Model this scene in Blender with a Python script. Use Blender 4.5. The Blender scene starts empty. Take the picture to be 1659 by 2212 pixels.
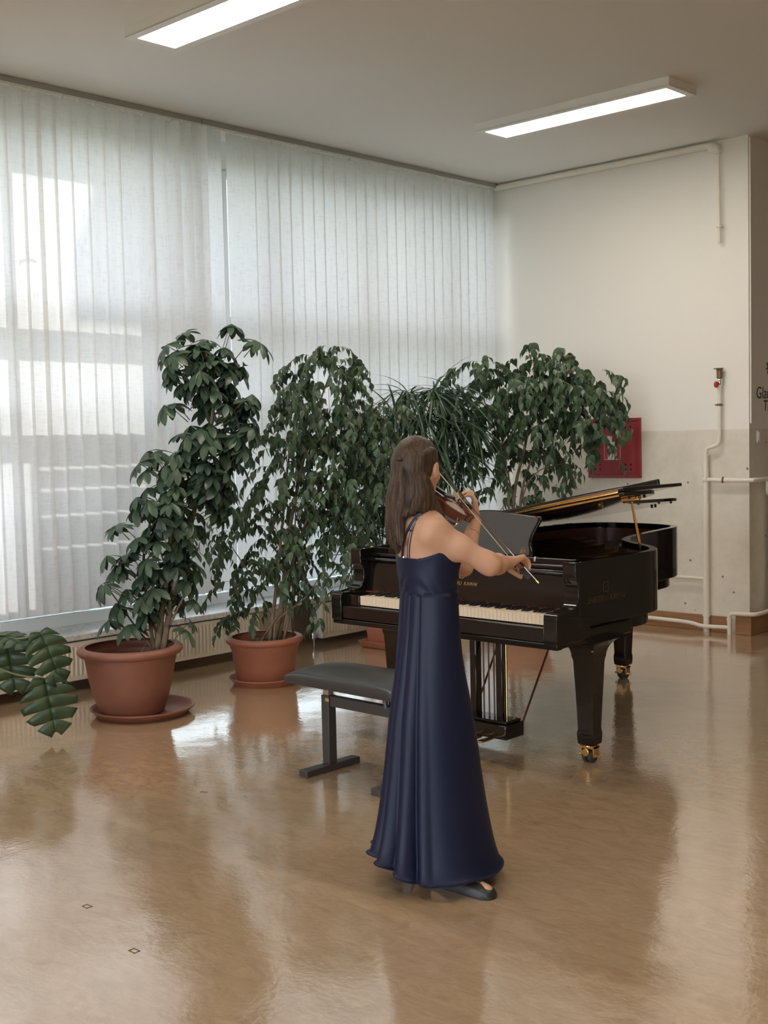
LED_STRENGTH, SKY_STRENGTH, SUN_STRENGTH, EXPOSURE = 30.0, 8.2, 2.9, 0.0
import bpy, bmesh, math, random
import numpy as np
from mathutils import Vector, Matrix, noise as mnoise

random.seed(7)
scn = bpy.context.scene
COL = scn.collection
R = math.radians

# ------------------------------------------------------------------ camera
FPX, YAW, PITCH, ROLL, CAMH = 2607.2, 0.75733, 0.061456, -0.022275, 1.65
FW = np.array([-math.sin(YAW)*math.cos(PITCH), math.cos(YAW)*math.cos(PITCH), -math.sin(PITCH)])
_r0 = np.array([math.cos(YAW), math.sin(YAW), 0.0]); _u0 = np.cross(_r0, FW)
RT = _r0*math.cos(ROLL)+_u0*math.sin(ROLL)
UP = -_r0*math.sin(ROLL)+_u0*math.cos(ROLL)
CAM = np.array([0, 0, CAMH])
HR = np.array([math.cos(YAW), math.sin(YAW), 0.0])      # horizontal: to the right of the view
HD = np.array([-math.sin(YAW), math.cos(YAW), 0.0])     # horizontal: away from the camera
ZU = np.array([0, 0, 1.0])

def ray(px, py): return FW + RT*(px-829.5)/FPX - UP*(py-1106.0)/FPX
def at(px, py, depth): return CAM + ray(px, py)*depth
def on(px, py, axis, val):
    d = ray(px, py); return CAM + d*((val-CAM[axis])/d[axis])

cam_d = bpy.data.cameras.new('camera'); cam = bpy.data.objects.new('camera', cam_d); COL.objects.link(cam)
cam_d.sensor_fit = 'VERTICAL'; cam_d.sensor_height = 36; cam_d.lens = FPX/2212*36
cam_d.clip_start = 0.05; cam_d.clip_end = 200
m = Matrix.Identity(4)
for i in range(3):
    m[i][0], m[i][1], m[i][2], m[i][3] = RT[i], UP[i], -FW[i], CAM[i]
cam.matrix_world = m
scn.camera = cam

# ------------------------------------------------------------------ objects
def tag(o, label=None, cat=None, group=None, kind=None):
    if label: o['label'] = label
    if cat: o['category'] = cat
    if group: o['group'] = group
    if kind: o['kind'] = kind
    return o
def thing(name, label, cat, loc=(0, 0, 0), group=None, rotz=0.0):
    o = bpy.data.objects.new(name, None); COL.objects.link(o)
    o.empty_display_size = 0.1
    o.location = tuple(float(c) for c in loc); o.rotation_euler = (0, 0, rotz)
    return tag(o, label, cat, group)
def worldmat(o):
    mm = Matrix.LocRotScale(o.location, o.rotation_euler, o.scale)
    return worldmat(o.parent) @ o.matrix_parent_inverse @ mm if o.parent else mm

class MB:
    """collects shapes, then links them as ONE mesh object"""
    def __init__(s): s.v = []; s.f = []
    def add(s, verts, faces):
        n = len(s.v); s.v += [tuple(float(c) for c in v) for v in verts]; s.f += [tuple(i+n for i in f) for f in faces]; return s
    def box(s, a, b):
        (x0, y0, z0), (x1, y1, z1) = a, b
        return s.add([(x0,y0,z0),(x1,y0,z0),(x1,y1,z0),(x0,y1,z0),(x0,y0,z1),(x1,y0,z1),(x1,y1,z1),(x0,y1,z1)],
                     [(0,3,2,1),(4,5,6,7),(0,1,5,4),(1,2,6,5),(2,3,7,6),(3,0,4,7)])
    def frame_box(s, o, ax, ay, az, a, b):
        """box in a local frame (origin o, axes ax ay az)"""
        k = MB().box(a, b); o = np.array(o)
        return s.add([o+ax*v[0]+ay*v[1]+az*v[2] for v in k.v], k.f)
    def prism(s, poly, fn, t0, t1):
        """polygon (2d) extruded: fn(u, v, t) gives the 3d point"""
        n = len(poly)
        vs = [fn(u, v, t0) for u, v in poly]+[fn(u, v, t1) for u, v in poly]
        fs = [tuple(range(n))[::-1], tuple(range(n, 2*n))]+[(i, (i+1) % n, n+(i+1) % n, n+i) for i in range(n)]
        return s.add(vs, fs)
    def loft(s, rings, caps=True, closed=True):
        n = len(rings[0]); vs = [p for r in rings for p in r]; fs = []
        for k in range(len(rings)-1):
            for i in range(n if closed else n-1):
                j = (i+1) % n
                fs.append((k*n+i, k*n+j, (k+1)*n+j, (k+1)*n+i))
        if caps:
            fs.append(tuple(range(n))[::-1]); fs.append(tuple((len(rings)-1)*n+i for i in range(n)))
        return s.add(vs, fs)
    def tube(s, pts, rad, n=8, flat=None):
        pts = [np.array(p, float) for p in pts]; m_ = len(pts)
        rad = [rad]*m_ if np.isscalar(rad) else list(rad)
        rings = []; ref = None
        for i, p in enumerate(pts):
            t = pts[min(i+1, m_-1)]-pts[max(i-1, 0)]; t = t/(np.linalg.norm(t)+1e-9)
            if ref is None:
                ref = np.cross(t, [0.13, 0.21, 0.97]) if abs(t[2]) < 0.9 else np.cross(t, [1, 0.1, 0])
            ref = ref-t*(ref@t); ref /= np.linalg.norm(ref)+1e-9
            b = np.cross(t, ref)
            rings.append([p+rad[i]*(ref*math.cos(a)+b*math.sin(a)) for a in [2*math.pi*k/n for k in range(n)]])
        return s.loft(rings)
    def lathe(s, prof, c=(0, 0, 0), n=48, axis=None):
        """prof [(r, h)] about the vertical, or about axis"""
        c = np.array(c, float)
        az = ZU if axis is None else np.array(axis, float)/np.linalg.norm(axis)
        ax = np.array([1.0, 0, 0]) if abs(az[2]) > 0.9 else np.cross(ZU, az); ax = ax-az*(ax@az); ax /= np.linalg.norm(ax)
        ay = np.cross(az, ax)
        rings = [[c+az*h+(ax*math.cos(2*math.pi*k/n)+ay*math.sin(2*math.pi*k/n))*max(r, 1e-4) for k in range(n)] for r, h in prof]
        return s.loft(rings)
    def build(s, name, mat, parent=None, bevel=0, seg=2, smooth=40, sub=0):
        me = bpy.data.meshes.new(name); me.from_pydata(s.v, [], s.f)
        return finish(me, name, mat, parent, bevel, seg, smooth, sub)

def finish(me, name, mat, parent=None, bevel=0, seg=2, smooth=40, sub=0, fix=True):
    if fix:
        bm = bmesh.new(); bm.from_mesh(me); bmesh.ops.recalc_face_normals(bm, faces=bm.faces); bm.to_mesh(me); bm.free()
    if smooth:
        me.shade_smooth()
        if smooth < 180: me.set_sharp_from_angle(angle=R(smooth))
    me.materials.append(mat)
    o = bpy.data.objects.new(name, me); COL.objects.link(o)
    if parent is not None:
        o.parent = parent
        o.matrix_parent_inverse = worldmat(parent).inverted()
    if bevel:
        b = o.modifiers.new('bevel', 'BEVEL'); b.width = bevel; b.segments = seg; b.limit_method = 'ANGLE'; b.angle_limit = R(35)
        b.harden_normals = False
    if sub:
        q = o.modifiers.new('sub', 'SUBSURF'); q.levels = q.render_levels = sub
    return o

def np_mesh(name, V, F, mat, parent=None, smooth=180):
    me = bpy.data.meshes.new(name); V = np.asarray(V, np.float32); F = np.asarray(F, np.int32)
    k = F.shape[1]
    me.vertices.add(len(V)); me.vertices.foreach_set('co', V.ravel())
    me.loops.add(F.size); me.loops.foreach_set('vertex_index', F.ravel())
    me.polygons.add(len(F)); me.polygons.foreach_set('loop_start', np.arange(len(F), dtype=np.int32)*k)
    me.polygons.foreach_set('loop_total', np.full(len(F), k, np.int32))
    me.update(calc_edges=True); me.validate()
    return finish(me, name, mat, parent, smooth=smooth, fix=False)

def struct(name, mb, mat, **kw):
    o = mb.build(name, mat, **kw); o['kind'] = 'structure'; return o
def spline(pts, n=8, closed=False):
    P = [np.array(p, float) for p in pts]; out = []; m_ = len(P)
    for i in range(m_ if closed else m_-1):
        p0 = P[(i-1) % m_] if closed or i > 0 else P[0]*2-P[1]
        p1 = P[i]; p2 = P[(i+1) % m_]
        p3 = P[(i+2) % m_] if closed or i+2 < m_ else P[-1]*2-P[-2]
        for k in range(n):
            t = k/n
            out.append(0.5*((2*p1)+(p2-p0)*t+(2*p0-5*p1+4*p2-p3)*t*t+(3*p1-p0-3*p2+p3)*t**3))
    if not closed: out.append(P[-1])
    return out
def unit(v): v = np.array(v, float); return v/np.linalg.norm(v)
def lettering(name, body, size, mat, parent, origin, ax, ay, shear=0.0, ext=0.0006, align='LEFT'):
    c = bpy.data.curves.new(name, 'FONT'); c.body = body; c.size = size; c.extrude = ext; c.shear = shear; c.align_x = align
    tmp = bpy.data.objects.new(name, c); COL.objects.link(tmp)
    me = bpy.data.meshes.new_from_object(tmp.evaluated_get(bpy.context.evaluated_depsgraph_get()))
    me.name = name; me.materials.clear(); me.materials.append(mat)
    bpy.data.objects.remove(tmp); bpy.data.curves.remove(c)
    o = bpy.data.objects.new(name, me); COL.objects.link(o)
    ax = unit(ax); ay = np.array(ay, float); ay = unit(ay-ax*(ay@ax)); az = np.cross(ax, ay)
    mm = Matrix.Identity(4)
    for i in range(3):
        mm[i][0], mm[i][1], mm[i][2], mm[i][3] = ax[i], ay[i], az[i], origin[i]
    if parent is not None:
        o.parent = parent; o.matrix_parent_inverse = worldmat(parent).inverted()
    o.matrix_basis = mm
    return o

# ------------------------------------------------------------------ materials
def mat(name, col, rough=0.5, metal=0.0, spec=0.5, coat=0.0, sheen=0.0):
    m_ = bpy.data.materials.new(name); m_.use_nodes = True
    p = m_.node_tree.nodes['Principled BSDF']
    p.inputs['Base Color'].default_value = (*col, 1); p.inputs['Roughness'].default_value = rough
    p.inputs['Metallic'].default_value = metal; p.inputs['Specular IOR Level'].default_value = spec
    p.inputs['Coat Weight'].default_value = coat; p.inputs['Coat Roughness'].default_value = 0.03
    p.inputs['Sheen Weight'].default_value = sheen
    return m_
def nodes(m_): return m_.node_tree.nodes, m_.node_tree.links, m_.node_tree.nodes['Principled BSDF']
def add_noise(m_, c1, c2, scale=(1, 1, 1), nscale=5.0, detail=6.0, lo=0.35, hi=0.65, rough=0.6, bump=0.0, bdist=0.01):
    N, L, p = nodes(m_)
    tc = N.new('ShaderNodeTexCoord'); mp = N.new('ShaderNodeMapping'); mp.inputs['Scale'].default_value = scale
    L.new(tc.outputs['Object'], mp.inputs['Vector'])
    nz = N.new('ShaderNodeTexNoise'); nz.inputs['Scale'].default_value = nscale; nz.inputs['Detail'].default_value = detail
    nz.inputs['Roughness'].default_value = rough
    L.new(mp.outputs['Vector'], nz.inputs['Vector'])
    cr = N.new('ShaderNodeValToRGB'); cr.color_ramp.elements[0].position = lo; cr.color_ramp.elements[1].position = hi
    cr.color_ramp.elements[0].color = (*c1, 1); cr.color_ramp.elements[1].color = (*c2, 1)
    L.new(nz.outputs['Fac'], cr.inputs['Fac']); L.new(cr.outputs['Color'], p.inputs['Base Color'])
    if bump:
        b = N.new('ShaderNodeBump'); b.inputs['Strength'].default_value = bump; b.inputs['Distance'].default_value = bdist
        L.new(nz.outputs['Fac'], b.inputs['Height']); L.new(b.outputs['Normal'], p.inputs['Normal'])
    return m_, nz, cr
M = {}
def lin(r, g, b):
    f = lambda c: (c/255/12.92) if c/255 <= 0.04045 else ((c/255+0.055)/1.055)**2.4
    return (f(r), f(g), f(b))

M['ceil'] = mat('ceiling_paint', (0.79, 0.79, 0.765), 0.9, spec=0.2)
M['wall'] = mat('wall_paint', (0.82, 0.79, 0.74), 0.85, spec=0.2)
M['room'] = mat('room_paint', (0.78, 0.72, 0.62), 0.85, spec=0.2)
add_noise(M['wall'], (0.80, 0.77, 0.715), (0.84, 0.81, 0.765), nscale=1.3, detail=3)
# upper wall painted white; below 1.655 m the older coat with pits and stains
m_ = M['back'] = mat('back_wall_paint', (0.8, 0.76, 0.7), 0.85, spec=0.2)
N, L, p = nodes(m_)
tc = N.new('ShaderNodeTexCoord'); sx = N.new('ShaderNodeSeparateXYZ'); L.new(tc.outputs['Object'], sx.inputs['Vector'])
wob = N.new('ShaderNodeTexNoise'); wob.inputs['Scale'].default_value = 3.0; L.new(tc.outputs['Object'], wob.inputs['Vector'])
zz = N.new('ShaderNodeMath'); zz.operation = 'MULTIPLY_ADD'; zz.inputs[1].default_value = 0.012
L.new(wob.outputs['Fac'], zz.inputs[0]); L.new(sx.outputs['Z'], zz.inputs[2])
gt = N.new('ShaderNodeMapRange'); gt.inputs['From Min'].default_value = 1.654; gt.inputs['From Max'].default_value = 1.668
L.new(zz.outputs[0], gt.inputs['Value'])
n1 = N.new('ShaderNodeTexNoise'); n1.inputs['Scale'].default_value = 2.2; n1.inputs['Detail'].default_value = 8; n1.inputs['Roughness'].default_value = 0.7
L.new(tc.outputs['Object'], n1.inputs['Vector'])
lo_ = N.new('ShaderNodeValToRGB'); e = lo_.color_ramp.elements
e[0].position = 0.3; e[0].color = (0.62, 0.575, 0.49, 1); e[1].position = 0.6; e[1].color = (0.76, 0.715, 0.63, 1)
L.new(n1.outputs['Fac'], lo_.inputs['Fac'])
vo = N.new('ShaderNodeTexVoronoi'); vo.inputs['Scale'].default_value = 5.5; vo.inputs['Randomness'].default_value = 1.0
L.new(tc.outputs['Object'], vo.inputs['Vector'])
pit = N.new('ShaderNodeMapRange'); pit.inputs['From Min'].default_value = 0.045; pit.inputs['From Max'].default_value = 0.075
L.new(vo.outputs['Distance'], pit.inputs['Value'])
pm = N.new('ShaderNodeMix'); pm.data_type = 'RGBA'; pm.inputs['A'].default_value = (0.26, 0.21, 0.16, 1)
L.new(pit.outputs['Result'], pm.inputs['Factor']); L.new(lo_.outputs['Color'], pm.inputs['B'])
up = N.new('ShaderNodeMix'); up.data_type = 'RGBA'; up.inputs['B'].default_value = (0.83, 0.80, 0.75, 1)
L.new(gt.outputs['Result'], up.inputs['Factor']); L.new(pm.outputs['Result'], up.inputs['A'])
L.new(up.outputs['Result'], p.inputs['Base Color'])
nb = N.new('ShaderNodeTexNoise'); nb.inputs['Scale'].default_value = 9; nb.inputs['Detail'].default_value = 6; L.new(tc.outputs['Object'], nb.inputs['Vector'])
bp = N.new('ShaderNodeBump'); bp.inputs['Strength'].default_value = 0.25; bp.inputs['Distance'].default_value = 0.01
L.new(nb.outputs['Fac'], bp.inputs['Height']); L.new(bp.outputs['Normal'], p.inputs['Normal'])

# floor: waxed marbled linoleum
m_ = M['floor'] = mat('linoleum', (0.4, 0.28, 0.17), 0.16, spec=1.0, coat=1.0)
M['floor'].node_tree.nodes['Principled BSDF'].inputs['Coat IOR'].default_value = 1.7
M['floor'].node_tree.nodes['Principled BSDF'].inputs['Coat Roughness'].default_value = 0.07
N, L, p = nodes(m_)
tc = N.new('ShaderNodeTexCoord')
n1 = N.new('ShaderNodeTexNoise'); n1.inputs['Scale'].default_value = 7; n1.inputs['Detail'].default_value = 9; n1.inputs['Roughness'].default_value = 0.75
n1.inputs['Distortion'].default_value = 1.2
mp = N.new('ShaderNodeMapping'); mp.inputs['Scale'].default_value = (1.0, 2.2, 1); mp.inputs['Rotation'].default_value = (0, 0, 0.5)
L.new(tc.outputs['Object'], mp.inputs['Vector']); L.new(mp.outputs['Vector'], n1.inputs['Vector'])
cr = N.new('ShaderNodeValToRGB'); e = cr.color_ramp.elements
e[0].position = 0.36; e[0].color = (0.39, 0.265, 0.158, 1); e[1].position = 0.62; e[1].color = (0.50, 0.355, 0.222, 1)
L.new(n1.outputs['Fac'], cr.inputs['Fac']); L.new(cr.outputs['Color'], p.inputs['Base Color'])
w1 = N.new('ShaderNodeTexNoise'); w1.inputs['Scale'].default_value = 2.6; w1.inputs['Detail'].default_value = 2
w2 = N.new('ShaderNodeTexNoise'); w2.inputs['Scale'].default_value = 48; w2.inputs['Detail'].default_value = 3
L.new(tc.outputs['Object'], w1.inputs['Vector']); L.new(tc.outputs['Object'], w2.inputs['Vector'])
b1 = N.new('ShaderNodeBump'); b1.inputs['Strength'].default_value = 0.2; b1.inputs['Distance'].default_value = 0.02
b2 = N.new('ShaderNodeBump'); b2.inputs['Strength'].default_value = 0.15; b2.inputs['Distance'].default_value = 0.004
L.new(w1.outputs['Fac'], b1.inputs['Height']); L.new(w2.outputs['Fac'], b2.inputs['Height'])
L.new(b1.outputs['Normal'], b2.inputs['Normal']); L.new(b2.outputs['Normal'], p.inputs['Normal']); L.new(b2.outputs['Normal'], p.inputs['Coat Normal'])
rr = N.new('ShaderNodeMapRange'); rr.inputs['To Min'].default_value = 0.07; rr.inputs['To Max'].default_value = 0.15
L.new(n1.outputs['Fac'], rr.inputs['Value']); L.new(rr.outputs['Result'], p.inputs['Roughness'])

# blind fabric: slubby cloth that lets daylight through
m_ = bpy.data.materials.new('blind_fabric'); m_.use_nodes = True; N = m_.node_tree.nodes; L = m_.node_tree.links
N.remove(N['Principled BSDF']); out = N['Material Output']
tc = N.new('ShaderNodeTexCoord')
mp = N.new('ShaderNodeMapping'); mp.inputs['Scale'].default_value = (60, 60, 9); L.new(tc.outputs['Object'], mp.inputs['Vector'])
nz = N.new('ShaderNodeTexNoise'); nz.inputs['Scale'].default_value = 1.0; nz.inputs['Detail'].default_value = 4; L.new(mp.outputs['Vector'], nz.inputs['Vector'])
mp2 = N.new('ShaderNodeMapping'); mp2.inputs['Scale'].default_value = (14, 14, 90); L.new(tc.outputs['Object'], mp2.inputs['Vector'])
nz2 = N.new('ShaderNodeTexNoise'); nz2.inputs['Scale'].default_value = 1.0; nz2.inputs['Detail'].default_value = 3; L.new(mp2.outputs['Vector'], nz2.inputs['Vector'])
ad = N.new('ShaderNodeMath'); ad.operation = 'ADD'; L.new(nz.outputs['Fac'], ad.inputs[0]); L.new(nz2.outputs['Fac'], ad.inputs[1])
cr = N.new('ShaderNodeValToRGB'); cr.color_ramp.elements[0].position = 0.72; cr.color_ramp.elements[1].position = 1.15
cr.color_ramp.elements[0].color = (0.765, 0.765, 0.765, 1); cr.color_ramp.elements[1].color = (0.835, 0.835, 0.835, 1)
hf = N.new('ShaderNodeMath'); hf.operation = 'MULTIPLY'; hf.inputs[1].default_value = 1.0; L.new(ad.outputs[0], hf.inputs[0])
L.new(hf.outputs[0], cr.inputs['Fac'])
df = N.new('ShaderNodeBsdfDiffuse'); tl = N.new('ShaderNodeBsdfTranslucent'); mx = N.new('ShaderNodeMixShader'); mx.inputs['Fac'].default_value = 0.5
L.new(cr.outputs['Color'], df.inputs['Color']); L.new(cr.outputs['Color'], tl.inputs['Color'])
L.new(df.outputs[0], mx.inputs[1]); L.new(tl.outputs[0], mx.inputs[2]); L.new(mx.outputs[0], out.inputs['Surface'])
M['blind'] = m_

# window glass
m_ = bpy.data.materials.new('window_glass'); m_.use_nodes = True; N = m_.node_tree.nodes; L = m_.node_tree.links
N.remove(N['Principled BSDF']); out = N['Material Output']
tr = N.new('ShaderNodeBsdfTransparent'); tr.inputs['Color'].default_value = (0.93, 0.95, 0.95, 1)
gl = N.new('ShaderNodeBsdfGlossy'); gl.inputs['Roughness'].default_value = 0.02
fr = N.new('ShaderNodeFresnel'); fr.inputs['IOR'].default_value = 1.3
mx = N.new('ShaderNodeMixShader'); L.new(fr.outputs[0], mx.inputs[0]); L.new(tr.outputs[0], mx.inputs[1]); L.new(gl.outputs[0], mx.inputs[2])
L.new(mx.outputs[0], out.inputs['Surface']); M['glass'] = m_

def emit(name, col, s):
    m_ = bpy.data.materials.new(name); m_.use_nodes = True; N = m_.node_tree.nodes
    N.remove(N['Principled BSDF']); e = N.new('ShaderNodeEmission'); e.inputs['Color'].default_value = (*col, 1); e.inputs['Strength'].default_value = s
    m_.node_tree.links.new(e.outputs[0], N['Material Output'].inputs['Surface']); return m_
M['led'] = emit('led_panel', (1.0, 0.90, 0.78), LED_STRENGTH)
M['panel'] = mat('wood_panelling', (0.30, 0.17, 0.095), 0.5)
add_noise(M['panel'], (0.40, 0.20, 0.115), (0.52, 0.28, 0.165), scale=(8, 8, 0.6), nscale=3)

M['white'] = mat('white_enamel', (0.80, 0.79, 0.76), 0.35)
M['shade_wall'] = mat('brown_shading_wall_paint', (0.20, 0.16, 0.12), 0.85, spec=0.2)  # paint of the added wall, dark so the piano reflects little of it
M['pvc'] = mat('window_frame_white', (0.82, 0.83, 0.82), 0.35)
M['rail'] = mat('grey_rail', (0.34, 0.35, 0.34), 0.5)
M['cream'] = mat('radiator_enamel', (0.72, 0.66, 0.54), 0.4)
M['pipe'] = mat('painted_pipe', (0.80, 0.75, 0.66), 0.4)
M['sill'] = mat('stone_sill', (0.7, 0.7, 0.68), 0.25)
add_noise(M['sill'], (0.52, 0.53, 0.51), (0.78, 0.78, 0.76), nscale=40, detail=5)
M['skirt'] = mat('wooden_skirting', (0.33, 0.17, 0.075), 0.45)
add_noise(M['skirt'], (0.27, 0.135, 0.06), (0.38, 0.20, 0.09), scale=(1, 1, 12), nscale=4)
M['terra'] = mat('terracotta_plastic', (0.42, 0.15, 0.085), 0.5)
add_noise(M['terra'], (0.33, 0.12, 0.07), (0.40, 0.15, 0.09), nscale=3, detail=3)
M['terra0'] = mat('shaded_terracotta_plastic', (0.25, 0.10, 0.065), 0.5)  # darker copy of the terracotta, the big pot's shade put into its colour
add_noise(M['terra0'], (0.22, 0.085, 0.055), (0.28, 0.115, 0.075), nscale=3, detail=3)
M['terra2'] = mat('light_terracotta_plastic', (0.52, 0.19, 0.11), 0.5)
M['soil'] = mat('soil', (0.05, 0.035, 0.025), 0.95)
M['bark'] = mat('bark', (0.25, 0.18, 0.11), 0.8)
add_noise(M['bark'], (0.15, 0.105, 0.065), (0.32, 0.24, 0.16), scale=(1, 1, 0.4), nscale=30)
def leafmat(name, c1, c2, rough=0.38, tl_=0.2):
    m_ = mat(name, c1, rough, spec=0.5); N, L, p = nodes(m_)
    tc = N.new('ShaderNodeTexCoord'); nz = N.new('ShaderNodeTexNoise'); nz.inputs['Scale'].default_value = 7; nz.inputs['Detail'].default_value = 3
    L.new(tc.outputs['Object'], nz.inputs['Vector'])
    cr = N.new('ShaderNodeValToRGB'); cr.color_ramp.elements[0].position = 0.35; cr.color_ramp.elements[1].position = 0.68
    cr.color_ramp.elements[0].color = (*c1, 1); cr.color_ramp.elements[1].color = (*c2, 1)
    L.new(nz.outputs['Fac'], cr.inputs['Fac']); L.new(cr.outputs['Color'], p.inputs['Base Color'])
    t = N.new('ShaderNodeBsdfTranslucent'); L.new(cr.outputs['Color'], t.inputs['Color'])
    mx = N.new('ShaderNodeMixShader'); mx.inputs[0].default_value = tl_
    L.new(p.outputs[0], mx.inputs[1]); L.new(t.outputs[0], mx.inputs[2]); L.new(mx.outputs[0], N['Material Output'].inputs['Surface'])
    return m_
M['leaf_s'] = leafmat('umbrella_leaf', (0.052, 0.088, 0.062), (0.084, 0.138, 0.084))
M['leaf_f'] = leafmat('fig_leaf', (0.056, 0.098, 0.06), (0.098, 0.165, 0.085))
M['leaf_n'] = leafmat('narrow_leaf', (0.055, 0.10, 0.066), (0.095, 0.165, 0.096))
M['leaf_m'] = leafmat('monstera_leaf', (0.035, 0.065, 0.03), (0.06, 0.10, 0.045), 0.4, 0.12)
M['stem'] = mat('green_stem', (0.15, 0.17, 0.09), 0.6)

M['black'] = mat('black_lacquer', (0.008, 0.007, 0.006), 0.05, spec=0.5, coat=0.1)
M['inner'] = mat('mahogany_veneer', (0.16, 0.065, 0.038), 0.25, coat=0.3)
M['sound'] = mat('bronze_plate', (0.16, 0.085, 0.04), 0.35, metal=0.3)
M['brass'] = mat('brass', (0.80, 0.52, 0.20), 0.22, metal=1.0)
M['gold'] = mat('gold_lettering', (0.62, 0.40, 0.13), 0.35, metal=0.8)
M['gold2'] = mat('dark_gold_lettering', (0.10, 0.065, 0.03), 0.4, metal=0.5)  # darker gold for the lettering on the rim's side
M['ivory'] = mat('white_key', (0.80, 0.66, 0.49), 0.25)
M['ebony'] = mat('black_key', (0.014, 0.014, 0.016), 0.3)
M['leather'] = mat('grey_leather', (0.052, 0.050, 0.046), 0.55)
M['redfelt'] = mat('red_felt', (0.2, 0.015, 0.015), 0.9)
M['rodred'] = mat('dark_red_rod', (0.12, 0.03, 0.015), 0.35)
M['rubber'] = mat('dark_rubber', (0.05, 0.035, 0.03), 0.6)
M['seat'] = mat('black_leatherette', (0.040, 0.040, 0.039), 0.32)
M['steel'] = mat('dark_steel', (0.055, 0.052, 0.05), 0.4)
M['steel_l'] = mat('bare_steel', (0.45, 0.40, 0.34), 0.35, metal=0.7)
M['skin'] = mat('skin', (0.62, 0.36, 0.25), 0.5, spec=0.35)
M['skin'].node_tree.nodes['Principled BSDF'].inputs['Subsurface Weight'].default_value = 0.0
add_noise(M['skin'], (0.53, 0.295, 0.19), (0.60, 0.35, 0.235), nscale=9, detail=2)
M['hair'] = mat('brown_hair', (0.09, 0.055, 0.035), 0.45, spec=0.35)
_, nz, cr = add_noise(M['hair'], (0.024, 0.014, 0.009), (0.10, 0.058, 0.033), scale=(95, 95, 5), nscale=1.0, detail=4, lo=0.3, hi=0.75, bump=0.6, bdist=0.006)
M['dress'] = mat('navy_satin', (0.006, 0.010, 0.04), 0.48, spec=0.3, sheen=0.0)
add_noise(M['dress'], (0.0045, 0.0075, 0.027), (0.0065, 0.0115, 0.040), scale=(200, 200, 200), nscale=1.0, detail=2, bump=0.12, bdist=0.002)
M['strap'] = mat('navy_strap', (0.012, 0.018, 0.05), 0.5)
M['shoe'] = mat('black_shoe', (0.02, 0.018, 0.016), 0.4)
M['varnish'] = mat('violin_varnish', (0.12, 0.028, 0.014), 0.15, coat=0.7)
M['spruce'] = mat('violin_belly', (0.19, 0.06, 0.028), 0.15, coat=0.8)
M['chrome'] = mat('chrome', (0.75, 0.75, 0.75), 0.15, metal=1.0)
M['stick'] = mat('bow_wood', (0.07, 0.022, 0.012), 0.25, coat=0.5)
M['bhair'] = mat('bow_hair', (0.75, 0.68, 0.52), 0.5)
M['red'] = mat('red_enamel', (0.36, 0.022, 0.032), 0.38)
_, nz, cr = add_noise(M['red'], (0.30, 0.030, 0.038), (0.40, 0.095, 0.10), scale=(3, 1, 1.0), nscale=2.5, detail=6, lo=0.5, hi=0.85)
M['redl'] = mat('red_sign', (0.5, 0.03, 0.05), 0.5)
M['sign'] = mat('white_sign', (0.78, 0.77, 0.72), 0.5)
M['hole'] = mat('dark_hole', (0.02, 0.008, 0.008), 0.9)
M['ink'] = mat('black_ink', (0.05, 0.045, 0.042), 0.8)
M['tin'] = mat('brown_metal', (0.20, 0.13, 0.07), 0.4, metal=0.4)
M['facade'] = mat('rendered_facade', (0.62, 0.60, 0.55), 0.9)
M['tile'] = mat('roof_tile', (0.30, 0.12, 0.08), 0.8)
M['lawn'] = mat('lawn', (0.16, 0.19, 0.10), 0.95)
M['board'] = mat('weathered_board', (0.30, 0.26, 0.21), 0.8)
# ------------------------------------------------------------------ setting
XW, XG, YB, XE, HC = -7.0, -7.40, 9.02, -4.5, 3.965
X1, Y0 = 3.2, -4.5
struct('floor', MB().box((XG-0.25, Y0, -0.08), (X1, 14.0, 0.0)), M['floor'], smooth=0)
struct('ceiling', MB().box((XG-0.35, Y0, HC), (X1, 14.0, HC+0.15)), M['ceil'], smooth=0)
struct('wall_back', MB().box((XG-0.25, YB, 0), (XE, YB+0.25, HC)), M['back'], smooth=0)
struct('wall_recess', MB().box((XE-0.25, YB+0.25, 0), (XE, 14.0, HC)), M['back'], smooth=0)
struct('wall_shading', MB().box((-2.6, YB+0.2, 0), (-2.4, 13.8, HC)).box((-2.6, YB, 0), (X1, YB+0.2, HC)), M['shade_wall'], smooth=0)  # unseen wall added to keep light off the recess
struct('wall_far', MB().box((XE, 13.8, 0), (X1, 14.0, HC)), M['room'], smooth=0)
struct('wall_right', MB().box((X1, Y0, 0), (X1+0.2, 14.0, HC)), M['room'], smooth=0)
rw = MB().box((XG-0.25, Y0-0.2, 0), (X1, Y0, 0.55)).box((XG-0.25, Y0-0.2, 3.5), (X1, Y0, HC))
rx = [(-6.6, -4.4), (-4.1, -1.9), (-1.6, 0.6), (0.9, 3.0)]
for a, b in zip([XG-0.25]+[q[1] for q in rx], [q[0] for q in rx]+[X1]): rw.box((a, Y0-0.2, 0.55), (b, Y0, 3.5))
struct('wall_rear', rw, M['room'], smooth=0)
for k, (a, b) in enumerate(rx):  # unseen windows added behind the camera as daylight fill
    f = MB(); t = 0.05
    f.box((a, Y0-0.13, 0.55), (a+t, Y0-0.06, 3.5)).box((b-t, Y0-0.13, 0.55), (b, Y0-0.06, 3.5)).box((a+t, Y0-0.13, 0.55), (b-t, Y0-0.06, 0.6)).box((a+t, Y0-0.13, 3.45), (b-t, Y0-0.06, 3.5)).box(((a+b)/2-0.03, Y0-0.13, 0.6), ((a+b)/2+0.03, Y0-0.06, 3.45))
    w = f.build('window_%d' % (k+21), M['pvc']); w['kind'] = 'structure'
    MB().box((a+t, Y0-0.1, 0.6), (b-t, Y0-0.092, 3.45)).build('glass', M['glass'], w, smooth=0)
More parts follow.
